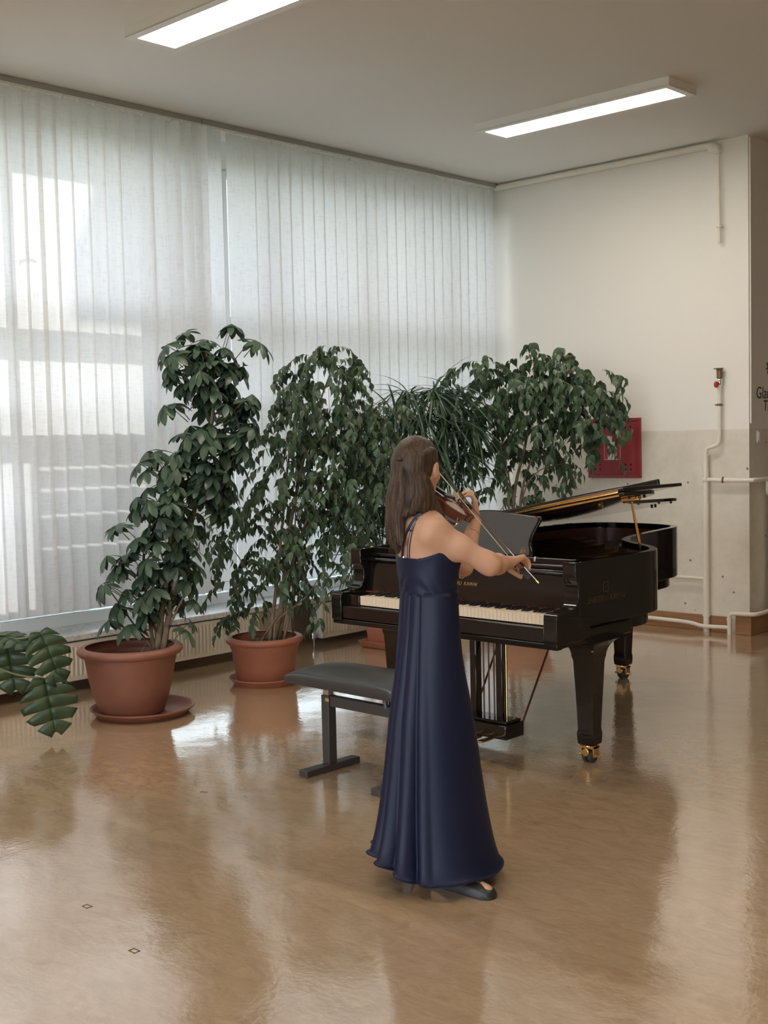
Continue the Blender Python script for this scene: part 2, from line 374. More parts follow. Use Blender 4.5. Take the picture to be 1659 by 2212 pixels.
# the window wall: parapet under the sill, lintel over the glass
struct('wall_left', MB().box((XG-0.22, 2.9, 0), (XG-0.0, YB, 0.345)).box((XG-0.22, 2.9, 3.74), (XG+0.02, YB, HC)), M['wall'], smooth=0)
struct('wall_panelled', MB().box((XG-0.22, Y0, 0), (XW+0.05, 2.95, HC)), M['panel'], smooth=0)
struct('trim_1', MB().box((XG-0.06, 2.951, 0.345), (XW+0.02, YB, 0.386)), M['sill'], bevel=0.006)
# the pier between the radiators
struct('trim_2', MB().box((XG, 6.10, 0.0), (-7.16, 6.46, 0.345)), M['wall'], smooth=0)
# windows: one bay each between the mullions
mull = [2.96, 4.0, 5.03, 6.06, 7.08, 8.10, 9.01]
for i in range(len(mull)-1):
    a, b = mull[i], mull[i+1]
    f = MB(); t = 0.042
    f.box((XG-0.045, a, 0.386), (XG+0.03, a+t, 3.74)).box((XG-0.045, b-t, 0.386), (XG+0.03, b, 3.74))
    for z0, z1 in ((0.386, 0.47), (1.80, 1.94), (2.455, 2.62), (3.69, 3.74)):
        f.box((XG-0.045, a+t, z0), (XG+0.03, b-t, z1))
    w = f.build('window_%d' % (i+1), M['pvc'], bevel=0.004); w['kind'] = 'structure'
    MB().box((XG-0.008, a+t-0.01, 0.46), (XG, b-t+0.01, 3.70)).build('glass', M['glass'], w, smooth=0)
    if i < 3:
        h = MB().tube([(XG+0.035, a+t+0.03, 3.02), (XG+0.075, a+t+0.035, 3.02)], 0.009).tube([(XG+0.075, a+t+0.03, 3.02), (XG+0.078, a+t+0.09, 3.035), (XG+0.075, a+t+0.15, 3.02)], 0.011)
        h.build('handle', M['pvc'], w)
# skirting
struct('baseboard_back', MB().box((XG, YB-0.022, 0), (-4.66, YB, 0.13)), M['skirt'], bevel=0.003)
struct('baseboard_corner', MB().box((-4.60, YB-0.05, 0), (XE+0.035, YB+0.001, 0.152)).box((XE-0.001, YB, 0), (XE+0.035, 13.8, 0.15)), M['skirt'], bevel=0.004)
struct('trim_3', MB().box((XE, YB+0.015, 1.70), (XE+0.012, YB+0.03, 3.95)), M['wall'], smooth=0)
struct('baseboard_left', MB().box((XG, 6.10, 0), (-7.14, 6.47, 0.10)), M['skirt'], bevel=0.003)
# outside: ground, unseen house added to keep the sun off most of the blinds, slatted screen
struct('ground', MB().box((-60, -50, -0.7), (50, 60, -0.6)), M['lawn'], smooth=0)
SUN_EL = R(30); TZ = math.tan(SUN_EL)
hx = -15.5; dz = (XW-hx)*TZ      # a shadow at height z on the blinds comes from z + dz here
house = thing('house', 'unseen steep-roofed house added outside the windows to shade the blinds', 'house', (hx-3, 12, -0.6))
MB().box((hx-6, 5.0, -0.6), (hx, 22, 2.62+dz)).build('walls', M['facade'], house, smooth=0)
rp = [(4.44, 2.74+dz), (4.46, 2.62+dz), (22.5, 2.62+dz), (22.5, 2.74+dz), (19.5, 8.0+dz), (6.75, 8.0+dz)]
MB().prism(rp, lambda u, v, t: (t, u, v), hx-0.3, hx+0.3).build('roof_gable', M['tile'], house, smooth=0)
MB().prism([(5.0, 2.62+dz)]+rp[2:]+[(5.0, 4.0+dz)], lambda u, v, t: (t, u, v), hx-6.4, hx-0.3).build('roof', M['tile'], house, smooth=0)
for k in range(4):
    MB().box((hx-0.02, 6.4+k*3.2, 1.2), (hx+0.03, 7.8+k*3.2, 2.8)).build('window', M['pvc'], house, smooth=0)
    MB().box((hx-0.02, 6.4+k*3.2, 4.2), (hx+0.03, 7.8+k*3.2, 5.8)).build('window', M['pvc'], house, smooth=0)
fx = -8.15; fz = (XW-fx)*TZ
fe = thing('slatted_screen', 'wooden slatted screen standing outside behind the blinds', 'fence', (fx, 4.66, -0.6))
fb = MB()
for z0, z1 in ((-0.3, 0.977), (1.003, 1.188), (1.215, 1.358), (1.386, 1.498), (1.526, 1.60)):
    fb.box((fx-0.02, 4.085, z0+fz), (fx, 5.25, z1+fz))
fb.box((fx-0.02, 2.6, -0.6), (fx, 4.085, 0.60+fz))  # added board, stops low sun reaching the floor under the blinds
fb.build('boards', M['board'], fe, smooth=0)
for y in (4.085, 5.18): MB().box((fx-0.08, y, -0.6), (fx-0.02, y+0.07, 1.60+fz)).build('post', M['board'], fe, smooth=0)

# ------------------------------------------------------------------ vertical blinds
def slat(parent, y, wid, ang, z0=0.545, z1=3.905, first=[None]):
    """one hanging cloth strip, slightly cupped; ang turns it about its hanger"""
    n = 6; vs = []; fs = []
    for iz in range(2):
        z = (z0, z1)[iz]
        for i in range(n+1):
            s = (i/n-0.5)*wid; c = 0.006*(1-(2*i/n-1)**2)
            vs.append((XW+0.02+s*math.sin(ang)-c*math.cos(ang), y+s*math.cos(ang)+c*math.sin(ang), z))
    for i in range(n): fs.append((i, i+1, n+2+i, n+1+i))
    # hem pocket at the foot
    o = MB().add(vs, fs).build('slat', M['blind'], parent, smooth=60)
    return o
def blind(label, ys, angs, ya, yb):
    b = thing('vertical_blind', label, 'blind', (XW, (ya+yb)/2, HC), 'vertical blinds along the window wall')
    r_ = MB().box((XW-0.025, ya, 3.928), (XW+0.04, yb, HC))
    r_.build('head_rail', M['rail'], b, bevel=0.004)
    MB().box((XW+0.012, ya, 3.912), (XW+0.034, yb, 3.9285)).build('track', M['white'], b, smooth=0)
    cm = MB()
    for y, a in zip(ys, angs):
        sl = slat(b, y, 0.142 if ya < 5 else 0.137, a)
        MB().box((XW+0.012, y-0.006, 3.895), (XW+0.042, y+0.006, 3.926)).build('hanger', M['pvc'], sl, smooth=0)
    cm.tube([(XW+0.005, y, 0.555-0.012*(j % 2)) for j, y in enumerate(np.linspace(ya+.05, yb-.05, 2*len(ys)))], 0.0022, n=5)
    cm.build('bottom_chain', M['white'], b)
ysL = [3.08+0.1225*k for k in range(8)]
ysL = ysL+[4.06, 4.18, 4.289, 4.408, 4.532, 4.655, 4.78, 4.900, 5.045, 5.157, 5.275, 5.375, 5.455, 5.52]
anL = []
for y in ysL:
    if y < 4.6: anL.append(R(9))
    elif y < 5.2: anL.append(R(13))
    else: anL.append(R(44))
anL[-1] = R(52); anL[-2] = R(46)
blind('left pleated-open white vertical blind with sunlit patches', ysL, anL, 2.98, 5.55)
ysR = [5.662, 5.852]+[5.990+0.1195*k for k in range(26)]
ysR = [y for y in ysR if y < 8.93]
anR = [R(5), R(3)]+[R(6+3*math.sin(k*1.7)) for k in range(len(ysR)-2)]
blind('right closed white vertical blind reaching the corner of the back wall', ysR, anR, 5.56, 9.0)

# ------------------------------------------------------------------ radiators
def radiator(label, x, ya, yb, z0, z1, face=1, group='panel radiators'):
    """cream ribbed panel radiator, its ribs facing +x"""
    r_ = thing('radiator', label, 'radiator', (x, (ya+yb)/2, z0), group)
    n = int((yb-ya)/0.0333); ring = []
    for i in range(n*4+1):
        y = ya+(yb-ya)*i/(n*4); d = (0, 0.010, 0.010, 0)[i % 4] if 0 < i < n*4 else 0
        ring.append((y, d))
    p = MB(); vs = []; fs = []
    zs = ((z0, 0), (z0+0.03, 0), (z0+0.045, 1), (z1-0.045, 1), (z1-0.03, 0), (z1, 0))
    for z, k in zs:
        for y, d in ring: vs.append((x+d*k-0.010*k*0.5, y, z))
    m_ = len(ring)
    for a in range(len(zs)-1):
        for i in range(m_-1): fs.append((a*m_+i, a*m_+i+1, (a+1)*m_+i+1, (a+1)*m_+i))
    p.add(vs, fs).build('front_panel', M['cream'], r_, smooth=30)
    MB().box((x-0.10, ya+0.004, z0+0.012), (x-0.085, yb-0.004, z1-0.012)).build('rear_panel', M['cream'], r_, smooth=0)
    MB().box((x-0.10, ya, z0), (x+0.001, ya+0.004, z1)).build('side_cover', M['white'], r_, smooth=0); MB().box((x-0.10, yb-0.004, z0), (x+0.001, yb, z1)).build('side_cover', M['white'], r_, smooth=0)
    g = MB()
    for i in range(int((yb-ya)/0.03)): g.box((x-0.095, ya+0.006+i*0.03, z1-0.006), (x-0.004, ya+0.022+i*0.03, z1))
    g.build('top_grille', M['cream'], r_, smooth=0)
    MB().tube([(x-0.05, ya+0.02, z0+0.02), (x-0.05, ya-0.05, z0+0.02), (x-0.05, ya-0.05, 0.0)], 0.011).lathe([(0.018, 0), (0.02, 0.03), (0.014, 0.05)], (x-0.05, ya-0.05, z0), 14).build('valve', M['chrome'], r_)
    return r_
radiator('long cream radiator under the sill behind the big umbrella plant', -6.99, 3.02, 5.98, 0.078, 0.335)
radiator('shorter cream radiator under the sill between the fig pot and the piano', -6.97, 6.62, 8.7, 0.055, 0.335)
radiator('tall cream radiator on the shaded recess wall at the picture edge', -4.36, 9.285, 10.9, 0.19, 1.10)

# ------------------------------------------------------------------ ceiling lights
for x0, y0, lb in ((-5.74, 0.95, 'unseen ceiling panel light added as fill above the panelled wall'), (-1.9, 0.95, 'unseen ceiling panel light added as fill behind and above the camera'), (-1.9, 4.05, 'unseen ceiling panel light added as fill, straight right of the violinist'), (-5.74, 4.05, 'long ceiling panel light cut by the top of the picture, above the big umbrella plant'), (-5.74, 7.155, 'long ceiling panel light near the back wall corner')):  # first three are unseen lights added to brighten the foreground
    c = thing('ceiling_light', lb, 'ceiling light', (x0+0.81, y0+0.18, HC), 'ceiling panel lights')
    z0, z1 = 3.905, HC
    f = MB().box((x0, y0, z0+0.004), (x0+1.62, y0+0.36, z1))
    b = MB(); e = 0.052
    f.box((x0, y0, z0), (x0+1.62, y0+e, z0+0.006)).box((x0, y0+0.36-e, z0), (x0+1.62, y0+0.36, z0+0.006)).box((x0, y0+e, z0), (x0+e, y0+0.36-e, z0+0.006)).box((x0+1.62-e, y0+e, z0), (x0+1.62, y0+0.36-e, z0+0.006))
    f.build('housing', M['white'], c, smooth=0)
    MB().box((x0+e, y0+e, z0+0.001), (x0+1.62-e, y0+0.36-e, z0+0.005)).build('diffuser', M['led'], c, smooth=0)

# ------------------------------------------------------------------ pipes on the back wall
yp = YB-0.05
pp = thing('ceiling_pipe', 'white pipe running along the ceiling and dropping down the back wall', 'pipe', (-4.75, yp, 3.9))
MB().tube([(-6.98, yp+0.01, 3.927), (-4.80, yp+0.01, 3.927)], 0.026, 12).build('run', M['pipe'], pp)
MB().lathe([(0.028, -0.035), (0.04, -0.02), (0.04, 0.02), (0.03, 0.035)], (-4.775, yp, 3.905), 14, axis=(1, 0, -0.3)).tube([(-4.775, yp, 3.905), (-4.735, yp, 3.895), (-4.73, yp, 3.85)], [0.036, 0.032, 0.022], 12).build('elbow', M['pipe'], pp)
MB().tube([(-4.73, yp, 3.87), (-4.722, yp, 3.145)], 0.0125, 10).build('drop', M['pipe'], pp)
MB().lathe([(0.022, -0.008), (0.022, 0.008)], (-4.724, yp, 3.275), 14).box((-4.73, yp, 3.27), (-4.718, YB, 3.28)).build('clip', M['pipe'], pp)
sp = thing('standpipe', 'white standpipe on the back wall topped by a brown funnel and red valve', 'pipe', (-4.857, yp, 0))
MB().tube(spline([(-4.73, yp, 2.06), (-4.731, yp, 1.80), (-4.733, yp, 1.60), (-4.742, yp, 1.545), (-4.775, yp, 1.522), (-4.81, yp, 1.515), (-4.842, yp, 1.50), (-4.855, yp, 1.455), (-4.857, yp, 1.44)], 5), 0.0145, 12).build('thin_pipe', M['pipe'], sp)
MB().tube([(-4.857, yp, 1.45), (-4.857, yp, 0.0)], 0.025, 14).lathe([(0.029, 0), (0.029, 0.012)], (-4.857, yp, 1.44), 14).lathe([(0.031, 0), (0.031, 0.016)], (-4.857, yp, 0.125), 14).build('riser', M['pipe'], sp)
MB().tube([(-4.857, yp, 1.248), (-4.50, yp, 1.248), (-4.45, yp+0.01, 1.248), (-4.44, yp+0.06, 1.248), (-4.44, 9.30, 1.248), (-4.44, 9.9, 1.248)], 0.018, 12).tube(spline([(-4.44, 9.215, 1.248), (-4.44, 9.215, 1.16), (-4.44, 9.235, 1.125), (-4.42, 9.30, 1.118)], 4), 0.014, 10).build('side_pipe', M['pipe'], sp)
MB().lathe([(0.03, -0.014), (0.03, 0.014)], (-4.857, yp, 1.248), 14, axis=(1, 0, 0)).build('tee', M['pipe'], sp)
MB().lathe([(0.022, -0.006), (0.022, 0.006)], (-4.70, yp, 1.248), 12, axis=(1, 0, 0)).tube([(-4.705, yp-0.015, 1.225), (-4.69, yp-0.024, 1.275)], 0.005, 6).build('pipe_clip', M['tin'], sp)
MB().tube([(-5.6, yp, 0.437), (-4.857, yp, 0.437)], 0.014, 10).build('branch_pipe', M['pipe'], sp)
MB().lathe([(0.012, 0), (0.024, 0.005), (0.024, 0.055), (0.026, 0.075), (0.031, 0.08), (0.031, 0.085)], (-4.728, yp, 2.065), 16).box((-4.775, yp-0.012, 2.142), (-4.74, yp+0.012, 2.15)).build('funnel', M['tin'], sp)
MB().lathe([(0.012, 0), (0.02, 0.012), (0.02, 0.035), (0.012, 0.05)], (-4.729, yp, 2.01), 12).build('valve_body', M['chrome'], sp)
MB().lathe([(0.026, 0), (0.026, 0.012), (0.02, 0.016)], (-4.738, yp-0.03, 2.018), 10, axis=(-0.6, -0.8, 0)).build('valve_wheel', M['redl'], sp)
MB().lathe([(0.02, -0.009), (0.02, 0.009)], (-4.731, yp, 1.855), 12).box((-4.737, yp, 1.85), (-4.725, YB, 1.86)).box((-4.768, yp-0.006, 1.85), (-4.735, yp+0.006, 1.86)).build('bracket', M['tin'], sp)
fp_ = thing('heating_pipe', 'white heating pipe along the skirting that bends up around the wall corner', 'pipe', (-4.64, yp-0.02, 0))
yq = YB-0.075
MB().tube(spline([(-6.9, yq, 0.075), (-5.39, yq, 0.072), (-5.06, yq, 0.068), (-4.95, yq-0.005, 0.06), (-4.86, yq-0.02, 0.05), (-4.64, yq, 0.055)], 4), 0.0165, 12).build('low_run', M['pipe'], fp_)
MB().tube(spline([(-4.64, yq, 0.0), (-4.64, yq, 0.12), (-4.635, yq, 0.155), (-4.60, yq, 0.172), (-4.48, yq, 0.176), (-4.42, yq+0.03, 0.178), (-4.415, 9.15, 0.18), (-4.41, 9.28, 0.20)], 5), 0.0175, 12).lathe([(0.023, 0), (0.023, 0.014)], (-4.64, yq, 0.115), 12).build('riser', M['pipe'], fp_)

# ------------------------------------------------------------------ hydrant cabinet and signs
hc = thing('hydrant_cabinet', 'red metal fire hydrant cabinet with an H sign on the back wall', 'cabinet', (-5.745, YB, 1.5))
xa, xb, za, zb = -6.007, -5.482, 1.257, 1.772
fr_ = MB().box((xa, YB-0.03, za), (xb, YB, za+0.028)).box((xa, YB-0.03, zb-0.028), (xb, YB, zb)).box((xa, YB-0.03, za+0.028), (xa+0.028, YB, zb-0.028)).box((xb-0.028, YB-0.03, za+0.028), (xb, YB, zb-0.028))
fr_.build('frame', M['red'], hc, bevel=0.003)
dr = MB().box((xa+0.030, YB-0.026, za+0.030), (xb-0.030, YB-0.004, zb-0.030)).build('door', M['red'], hc, bevel=0.003)
hh = MB()
for cx in (xa+0.098, xb-0.118):
    for cz in (za+0.095, zb-0.098):
        for i in (0, 1):
            for j in (0, 1):
                hh.lathe([(0.0085, 0), (0.0085, 0.0025)], (cx+(i-0.5)*0.053, YB-0.0285, cz+(j-0.5)*0.042), 12, axis=(0, 1, 0))
hh.build('vent_holes', M['hole'], dr, smooth=0)
sgx, sgz = -5.758, 1.492
sg = MB().box((sgx-0.082, YB-0.028, sgz-0.078), (sgx+0.082, YB-0.026, sgz+0.078)).build('sign_plate', M['sign'], dr, smooth=0)
hb = MB().box((sgx-0.078, YB-0.0295, sgz-0.074), (sgx-0.046, YB-0.0278, sgz+0.074)).box((sgx+0.046, YB-0.0295, sgz-0.074), (sgx+0.078, YB-0.0278, sgz+0.074)).box((sgx-0.046, YB-0.0295, sgz-0.009), (sgx+0.046, YB-0.0278, sgz+0.009))
hb.build('sign_letter', M['redl'], dr, smooth=0)
MB().box((sgx-0.055, YB-0.030, sgz+0.078), (sgx-0.002, YB-0.026, sgz+0.13)).build('sticker', M['sign'], dr, smooth=0)
ws = thing('wall_sign', 'small white sign with a red border above the hydrant cabinet, half behind the leaves', 'sign', (-6.29, YB, 2.28))
MB().box((-6.39, YB-0.008, 2.18), (-6.19, YB, 2.345)).build('plate', M['redl'], ws, smooth=0)
MB().box((-6.367, YB-0.010, 2.20), (-6.213, YB-0.0075, 2.322)).build('face', M['sign'], ws, smooth=0)
wl = thing('wall_lettering', 'black script lettering painted on the shaded recess wall', 'lettering', (XE, 9.15, 1.9))
lettering('words', 'Glaube', 0.135, M['ink'], wl, (XE+0.002, 9.135, 1.90), (0, 1, 0), (0, 0, 1), 0.12)
lettering('words', 'Tr\u00e4ume', 0.125, M['ink'], wl, (XE+0.002, 9.26, 1.80), (0, 1, 0), (0, 0, 1), 0.12)
MB().tube([(XE+0.003, 9.325, 2.19), (XE+0.003, 9.35, 2.15), (XE+0.003, 9.345, 2.10)], 0.006, 6).tube([(XE+0.003, 9.315, 2.14), (XE+0.003, 9.37, 2.155)], 0.005, 6).build('flourish', M['ink'], wl)
sw = thing('light_switch', 'white light switch on the shaded recess wall', 'switch', (XE, 9.17, 1.59))
MB().box((XE, 9.145, 1.545), (XE+0.012, 9.205, 1.64)).build('plate', M['white'], sw, bevel=0.003)
MB().box((XE+0.012, 9.157, 1.56), (XE+0.017, 9.193, 1.625)).build('rocker', M['white'], sw, bevel=0.002)
# brass-edged insets let into the linoleum
for k, (px, py, lb) in enumerate(((440, 1711, 'small rectangular floor inset between the monstera and the bench'), (188, 1958, 'small rectangular floor inset at the left of the bare floor'), (290, 2054, 'small rectangular floor inset nearest the bottom of the picture'))):
    c = on(px, py, 2, 0.0); q = MB(); a, b, t = 0.017, 0.012, 0.003
    q.box((c[0]-a, c[1]-b, 0), (c[0]+a, c[1]-b+t, 0.0015)).box((c[0]-a, c[1]+b-t, 0), (c[0]+a, c[1]+b, 0.0015)).box((c[0]-a, c[1]-b, 0), (c[0]-a+t, c[1]+b, 0.0015)).box((c[0]+a-t, c[1]-b, 0), (c[0]+a, c[1]+b, 0.0015))
    tag(q.build('floor_inset', M['tin'], smooth=0), lb, 'floor inset', 'floor insets')
# ------------------------------------------------------------------ pots and plants
rng = np.random.default_rng(11)
def leaf_template(ws, fold=0.16, droop=0.25, tip=True):
    """ws: half widths along the length (0..1); returns verts and quads; length on +x, normal +z"""
    n = len(ws); V = []; F = []
    for i, w in enumerate(ws):
        x = i/(n-1); z = -droop*x*x
        V += [(x, -w, z+fold*w*2), (x, 0, z), (x, w, z+fold*w*2)]
    for i in range(n-1):
        a = i*3; F += [(a, a+3, a+4, a+1), (a+1, a+4, a+5, a+2)]
    return np.array(V), np.array(F)
FIG = leaf_template([0.02, 0.17, 0.24, 0.23, 0.17, 0.085, 0.03, 0.004], 0.18, 0.22)
UMB = leaf_template([0.015, 0.07, 0.14, 0.185, 0.20, 0.16, 0.04], 0.12, 0.28)
NAR = leaf_template([0.012, 0.028, 0.034, 0.034, 0.031, 0.026, 0.018, 0.002], 0.15, 0.85)

def leaves_mesh(name, tmpl, P, X, Nn, size, mat_, parent, drp=None):
    """many leaves of one plant: base points P, directions X, face normals Nn, lengths size"""
    V0, F0 = tmpl; P, X, Nn, size = map(np.asarray, (P, X, Nn, size))
    X = X/np.linalg.norm(X, axis=1)[:, None]
    ok = (P[:, 0]+np.minimum(X[:, 0]*size, 0) > -6.93) & (P[:, 1]+np.maximum(X[:, 1]*size, 0) < 8.98)
    P, X, Nn, size = P[ok], X[ok], Nn[ok], size[ok]
    Z = Nn-X*(Nn*X).sum(1)[:, None]; Z /= np.linalg.norm(Z, axis=1)[:, None]+1e-9
    Y = np.cross(Z, X)
    Vv = P[:, None, :]+size[:, None, None]*(V0[None, :, 0:1]*X[:, None]+V0[None, :, 1:2]*Y[:, None]+V0[None, :, 2:3]*Z[:, None])
    n = len(V0); Ff = F0[None]+(np.arange(len(P))*n)[:, None, None]
    return np_mesh(name, Vv.reshape(-1, 3), Ff.reshape(-1, 4), mat_, parent)
def rnd_dir(zs=1.0):
    v = rng.normal(size=3); v[2] *= zs; return v/np.linalg.norm(v)

def round_pot(root, c, prof_out, wall, soil_z, matp):
    """lathe pot with a hollow, and its soil"""
    inner = [(max(r-wall, 0.01), h) for r, h in prof_out[::-1] if h > soil_z-0.03]
    p = MB(); p.lathe([(0.001, prof_out[0][1])]+prof_out+inner+[(0.001, soil_z-0.03)], c, 64)
    pot = p.build('pot', matp, root, smooth=50)
    rs = np.interp(soil_z, [h for r, h in prof_out], [r for r, h in prof_out])-wall*0.6
    s = MB(); s.lathe([(0.001, soil_z+0.012), (rs*0.5, soil_z+0.008), (rs, soil_z)], c, 40); s.build('soil', M['soil'], root)
def saucer(name, label, c, r, h, matp, group):
    s = MB(); s.lathe([(0.001, 0.0), (r*0.86, 0.0), (r*0.97, h*0.75), (r, h*0.85), (r, h), (r*0.965, h), (r*0.93, h*0.8), (r*0.83, 0.012), (0.001, 0.012)], (0, 0, 0), 64)
    o = s.build(name, matp, smooth=50); o.location = tuple(c); return tag(o, label, 'plant saucer', group)

def grow_ficus(root, D0, blobs, stems, leaf_len, twigs_per, matl, spread=0.28, tmpl=FIG, dens=0.021, leafname='foliage'):
    """weeping fig: arching twigs hung with leaves fill the blobs (px, py, rx, ry, dd)"""
    P, X, Nn, S = [], [], [], []; tw = MB()
    ppm = FPX/D0
    for (px, py, rx, ry, dd, k) in blobs:
        c = at(px, py, D0+dd); ax, az = rx/ppm, ry/ppm; ad = min(spread, 0.75*ax+0.05)
        nt = max(3, int(twigs_per*k*(rx*ry)/3500))
        for _ in range(nt):
            q = rnd_dir()*rng.random()**0.4*0.8
            st = c+HR*ax*q[0]+HD*ad*q[1]+ZU*az*(q[2]+0.22)
            out = HR*q[0]+HD*q[1]*0.8+0.5*rnd_dir(0.2); out[2] = 0.12+0.25*rng.random()
            out = unit(out); ln = (0.16+0.14*rng.random())*min(1.0, ax/0.16+0.25); g = 0.65+0.35*rng.random()
            pts = []
            nn = max(4, int(ln/dens))
            for i in range(nn+1):
                t = i/nn; pts.append(st+out*ln*t*0.8-ZU*g*ln*t*t)
            tw.tube(pts[::max(1, nn//4)], 0.0016, 4)
            for i in range(1, nn+1):
                tang = unit(pts[i]-pts[i-1]); side = unit(np.cross(tang, ZU)+1e-4)*(1 if i % 2 else -1)
                d = unit(tang*0.35+side*0.42-ZU*0.8+rnd_dir()*0.38)
                nrm = unit(side*0.25*rng.normal()+out*0.7+ZU*0.45+rnd_dir()*0.6)
                P.append(pts[i]+rnd_dir()*0.006); X.append(d); Nn.append(nrm); S.append(leaf_len*(0.72+0.5*rng.random()))
    leaves_mesh(leafname, tmpl, P, X, Nn, S, matl, root)
    tw.build('twigs', M['bark'], root, smooth=180)
    st_ = MB()
    for pts, r0, r1 in stems:
        sp_ = spline([at(a, b, D0+d_) if not isinstance(a, np.ndarray) else a for (a, b, d_) in pts], 6)
        st_.tube(sp_, [r0+(r1-r0)*i/(len(sp_)-1) for i in range(len(sp_))], 8)
    st_.build('trunk', M['bark'], root, smooth=180)
    return len(P)

# --- umbrella plant in the big pot
cS = on(300, 1534, 2, 0.0); dS = float((cS-CAM)@FW)
saucer('plant_saucer', 'wide round terracotta saucer under the big umbrella plant pot', on(309, 1541, 2, 0), 0.315, 0.052, M['terra0'], 'terracotta plant saucers')
pS = on(286, 1537, 2, 0.014)
us = thing('potted_umbrella_plant', 'tall umbrella plant with palmate leaves in the biggest terracotta pot', 'potted plant', pS)
round_pot(us, pS, [(0.185, 0.0), (0.195, 0.01), (0.225, 0.10), (0.255, 0.22), (0.273, 0.33), (0.277, 0.352), (0.305, 0.362), (0.318, 0.378), (0.318, 0.392), (0.305, 0.405), (0.29, 0.408)], 0.022, 0.315, M['terra0'])
blobs = [(432,742,66,40,0,1.0),(385,755,40,40,-.1,.7),(500,700,16,10,0,.5),(545,745,22,12,0,.6),(440,800,78,60,0,1.2),(365,800,38,40,-.1,.7),(505,770,45,40,.1,.8),(360,880,28,46,-.1,.5),(480,870,75,58,.05,1.2),(540,860,45,40,0,.8),
         (450,930,75,55,0,1.2),(525,935,60,50,.1,1.0),(490,990,75,45,0,1.2),(400,1005,70,45,-.05,1.2),(330,1010,45,46,-.1,.9),(440,1050,75,52,0,1.3),(350,1080,70,50,-.1,1.2),(470,1085,50,34,0,.9),(380,1130,72,52,0,1.3),(300,1110,28,46,-.1,.7),(310,1180,52,48,-.1,1.1),(390,1200,60,52,0,1.1),(255,1150,28,26,-.15,.6),(262,1215,45,42,-.1,.9),(330,1250,62,45,0,1.1),(222,1262,30,36,-.1,.7),(285,1290,58,40,-.05,.9),(385,1275,45,45,.05,.8),(345,1320,50,34,0,.8),(430,1240,35,40,0,.5),(262,1345,40,26,-.1,.55),(400,1345,30,24,.0,.5)]
P, X, Nn, S = [], [], [], []; pet = MB(); ppm = FPX/dS
axis_pts = [(345,1400),(352,1250),(375,1130),(410,1030),(450,930),(460,850),(455,780)]
for (px, py, rx, ry, dd, k) in blobs:
    c = at(px, py, dS+dd); n = max(2, int(k*(rx*ry)/245))
    for _ in range(n):
        q = rnd_dir()*rng.random()**0.45*0.85
        p_ = c+HR*q[0]*rx/ppm+HD*q[1]*min(0.26, rx/ppm)+ZU*q[2]*ry/ppm
        yy = min(max(py+20, 780), 1400)
        sx_ = np.interp(-yy, [-b for a, b in axis_pts], [a for a, b in axis_pts])
        stem = at(sx_, yy+25, dS)
        out = p_-stem; out = out/(np.linalg.norm(out)+1e-6)
        axis = unit(out*0.75+ZU*0.55+rnd_dir()*0.35)
        pl = 0.10+0.08*rng.random(); b0 = p_-out*pl-ZU*0.03
        pet.tube([b0, (b0+p_)/2+ZU*0.015, p_], [0.003, 0.0026, 0.002], 4)
        e1 = unit(np.cross(axis, [0.3, 0.5, 0.8])); e2 = np.cross(axis, e1); nl = rng.integers(6, 9); ph = rng.random()*6.28
        drop = 0.25+0.75*rng.random(); sz = 0.094+0.036*rng.random()
        for j in range(nl):
            a = ph+j*(5.2/nl if nl < 8 else 6.28/nl)
            rad = e1*math.cos(a)+e2*math.sin(a)
            d = unit(rad*1.0-ZU*drop+axis*0.15+rnd_dir()*0.12)
            P.append(p_); X.append(d); Nn.append(unit(axis+ZU*0.3+rad*0.35)); S.append(sz*(0.8+0.35*rng.random()))
leaves_mesh('foliage', UMB, P, X, Nn, S, M['leaf_s'], us)
pet.build('petioles', M['stem'], us, smooth=180)
st_ = MB()
for pts, r0, r1 in (([(340,1405),(352,1300),(368,1200),(372,1130),(400,1060)],0.022,0.014),([(352,1405),(372,1290),(395,1200),(425,1080),(450,960),(462,850),(445,760)],0.02,0.008),([(333,1405),(318,1300),(310,1210),(330,1100)],0.012,0.007),([(346,1400),(372,1340),(402,1280),(440,1230)],0.009,0.005),([(330,1402),(290,1350),(255,1300),(225,1260)],0.007,0.004),([(338,1402),(330,1330),(290,1290)],0.007,0.004),([(336,1405),(318,1390),(300,1418)],0.005,0.003)):
    sp_ = spline([at(a, b, dS+0.02*(i % 2)) for i, (a, b) in enumerate(pts)], 6)
    st_.tube(sp_, [r0+(r1-r0)*i/(len(sp_)-1) for i in range(len(sp_))], 8)
st_.build('trunk', M['bark'], us, smooth=180)

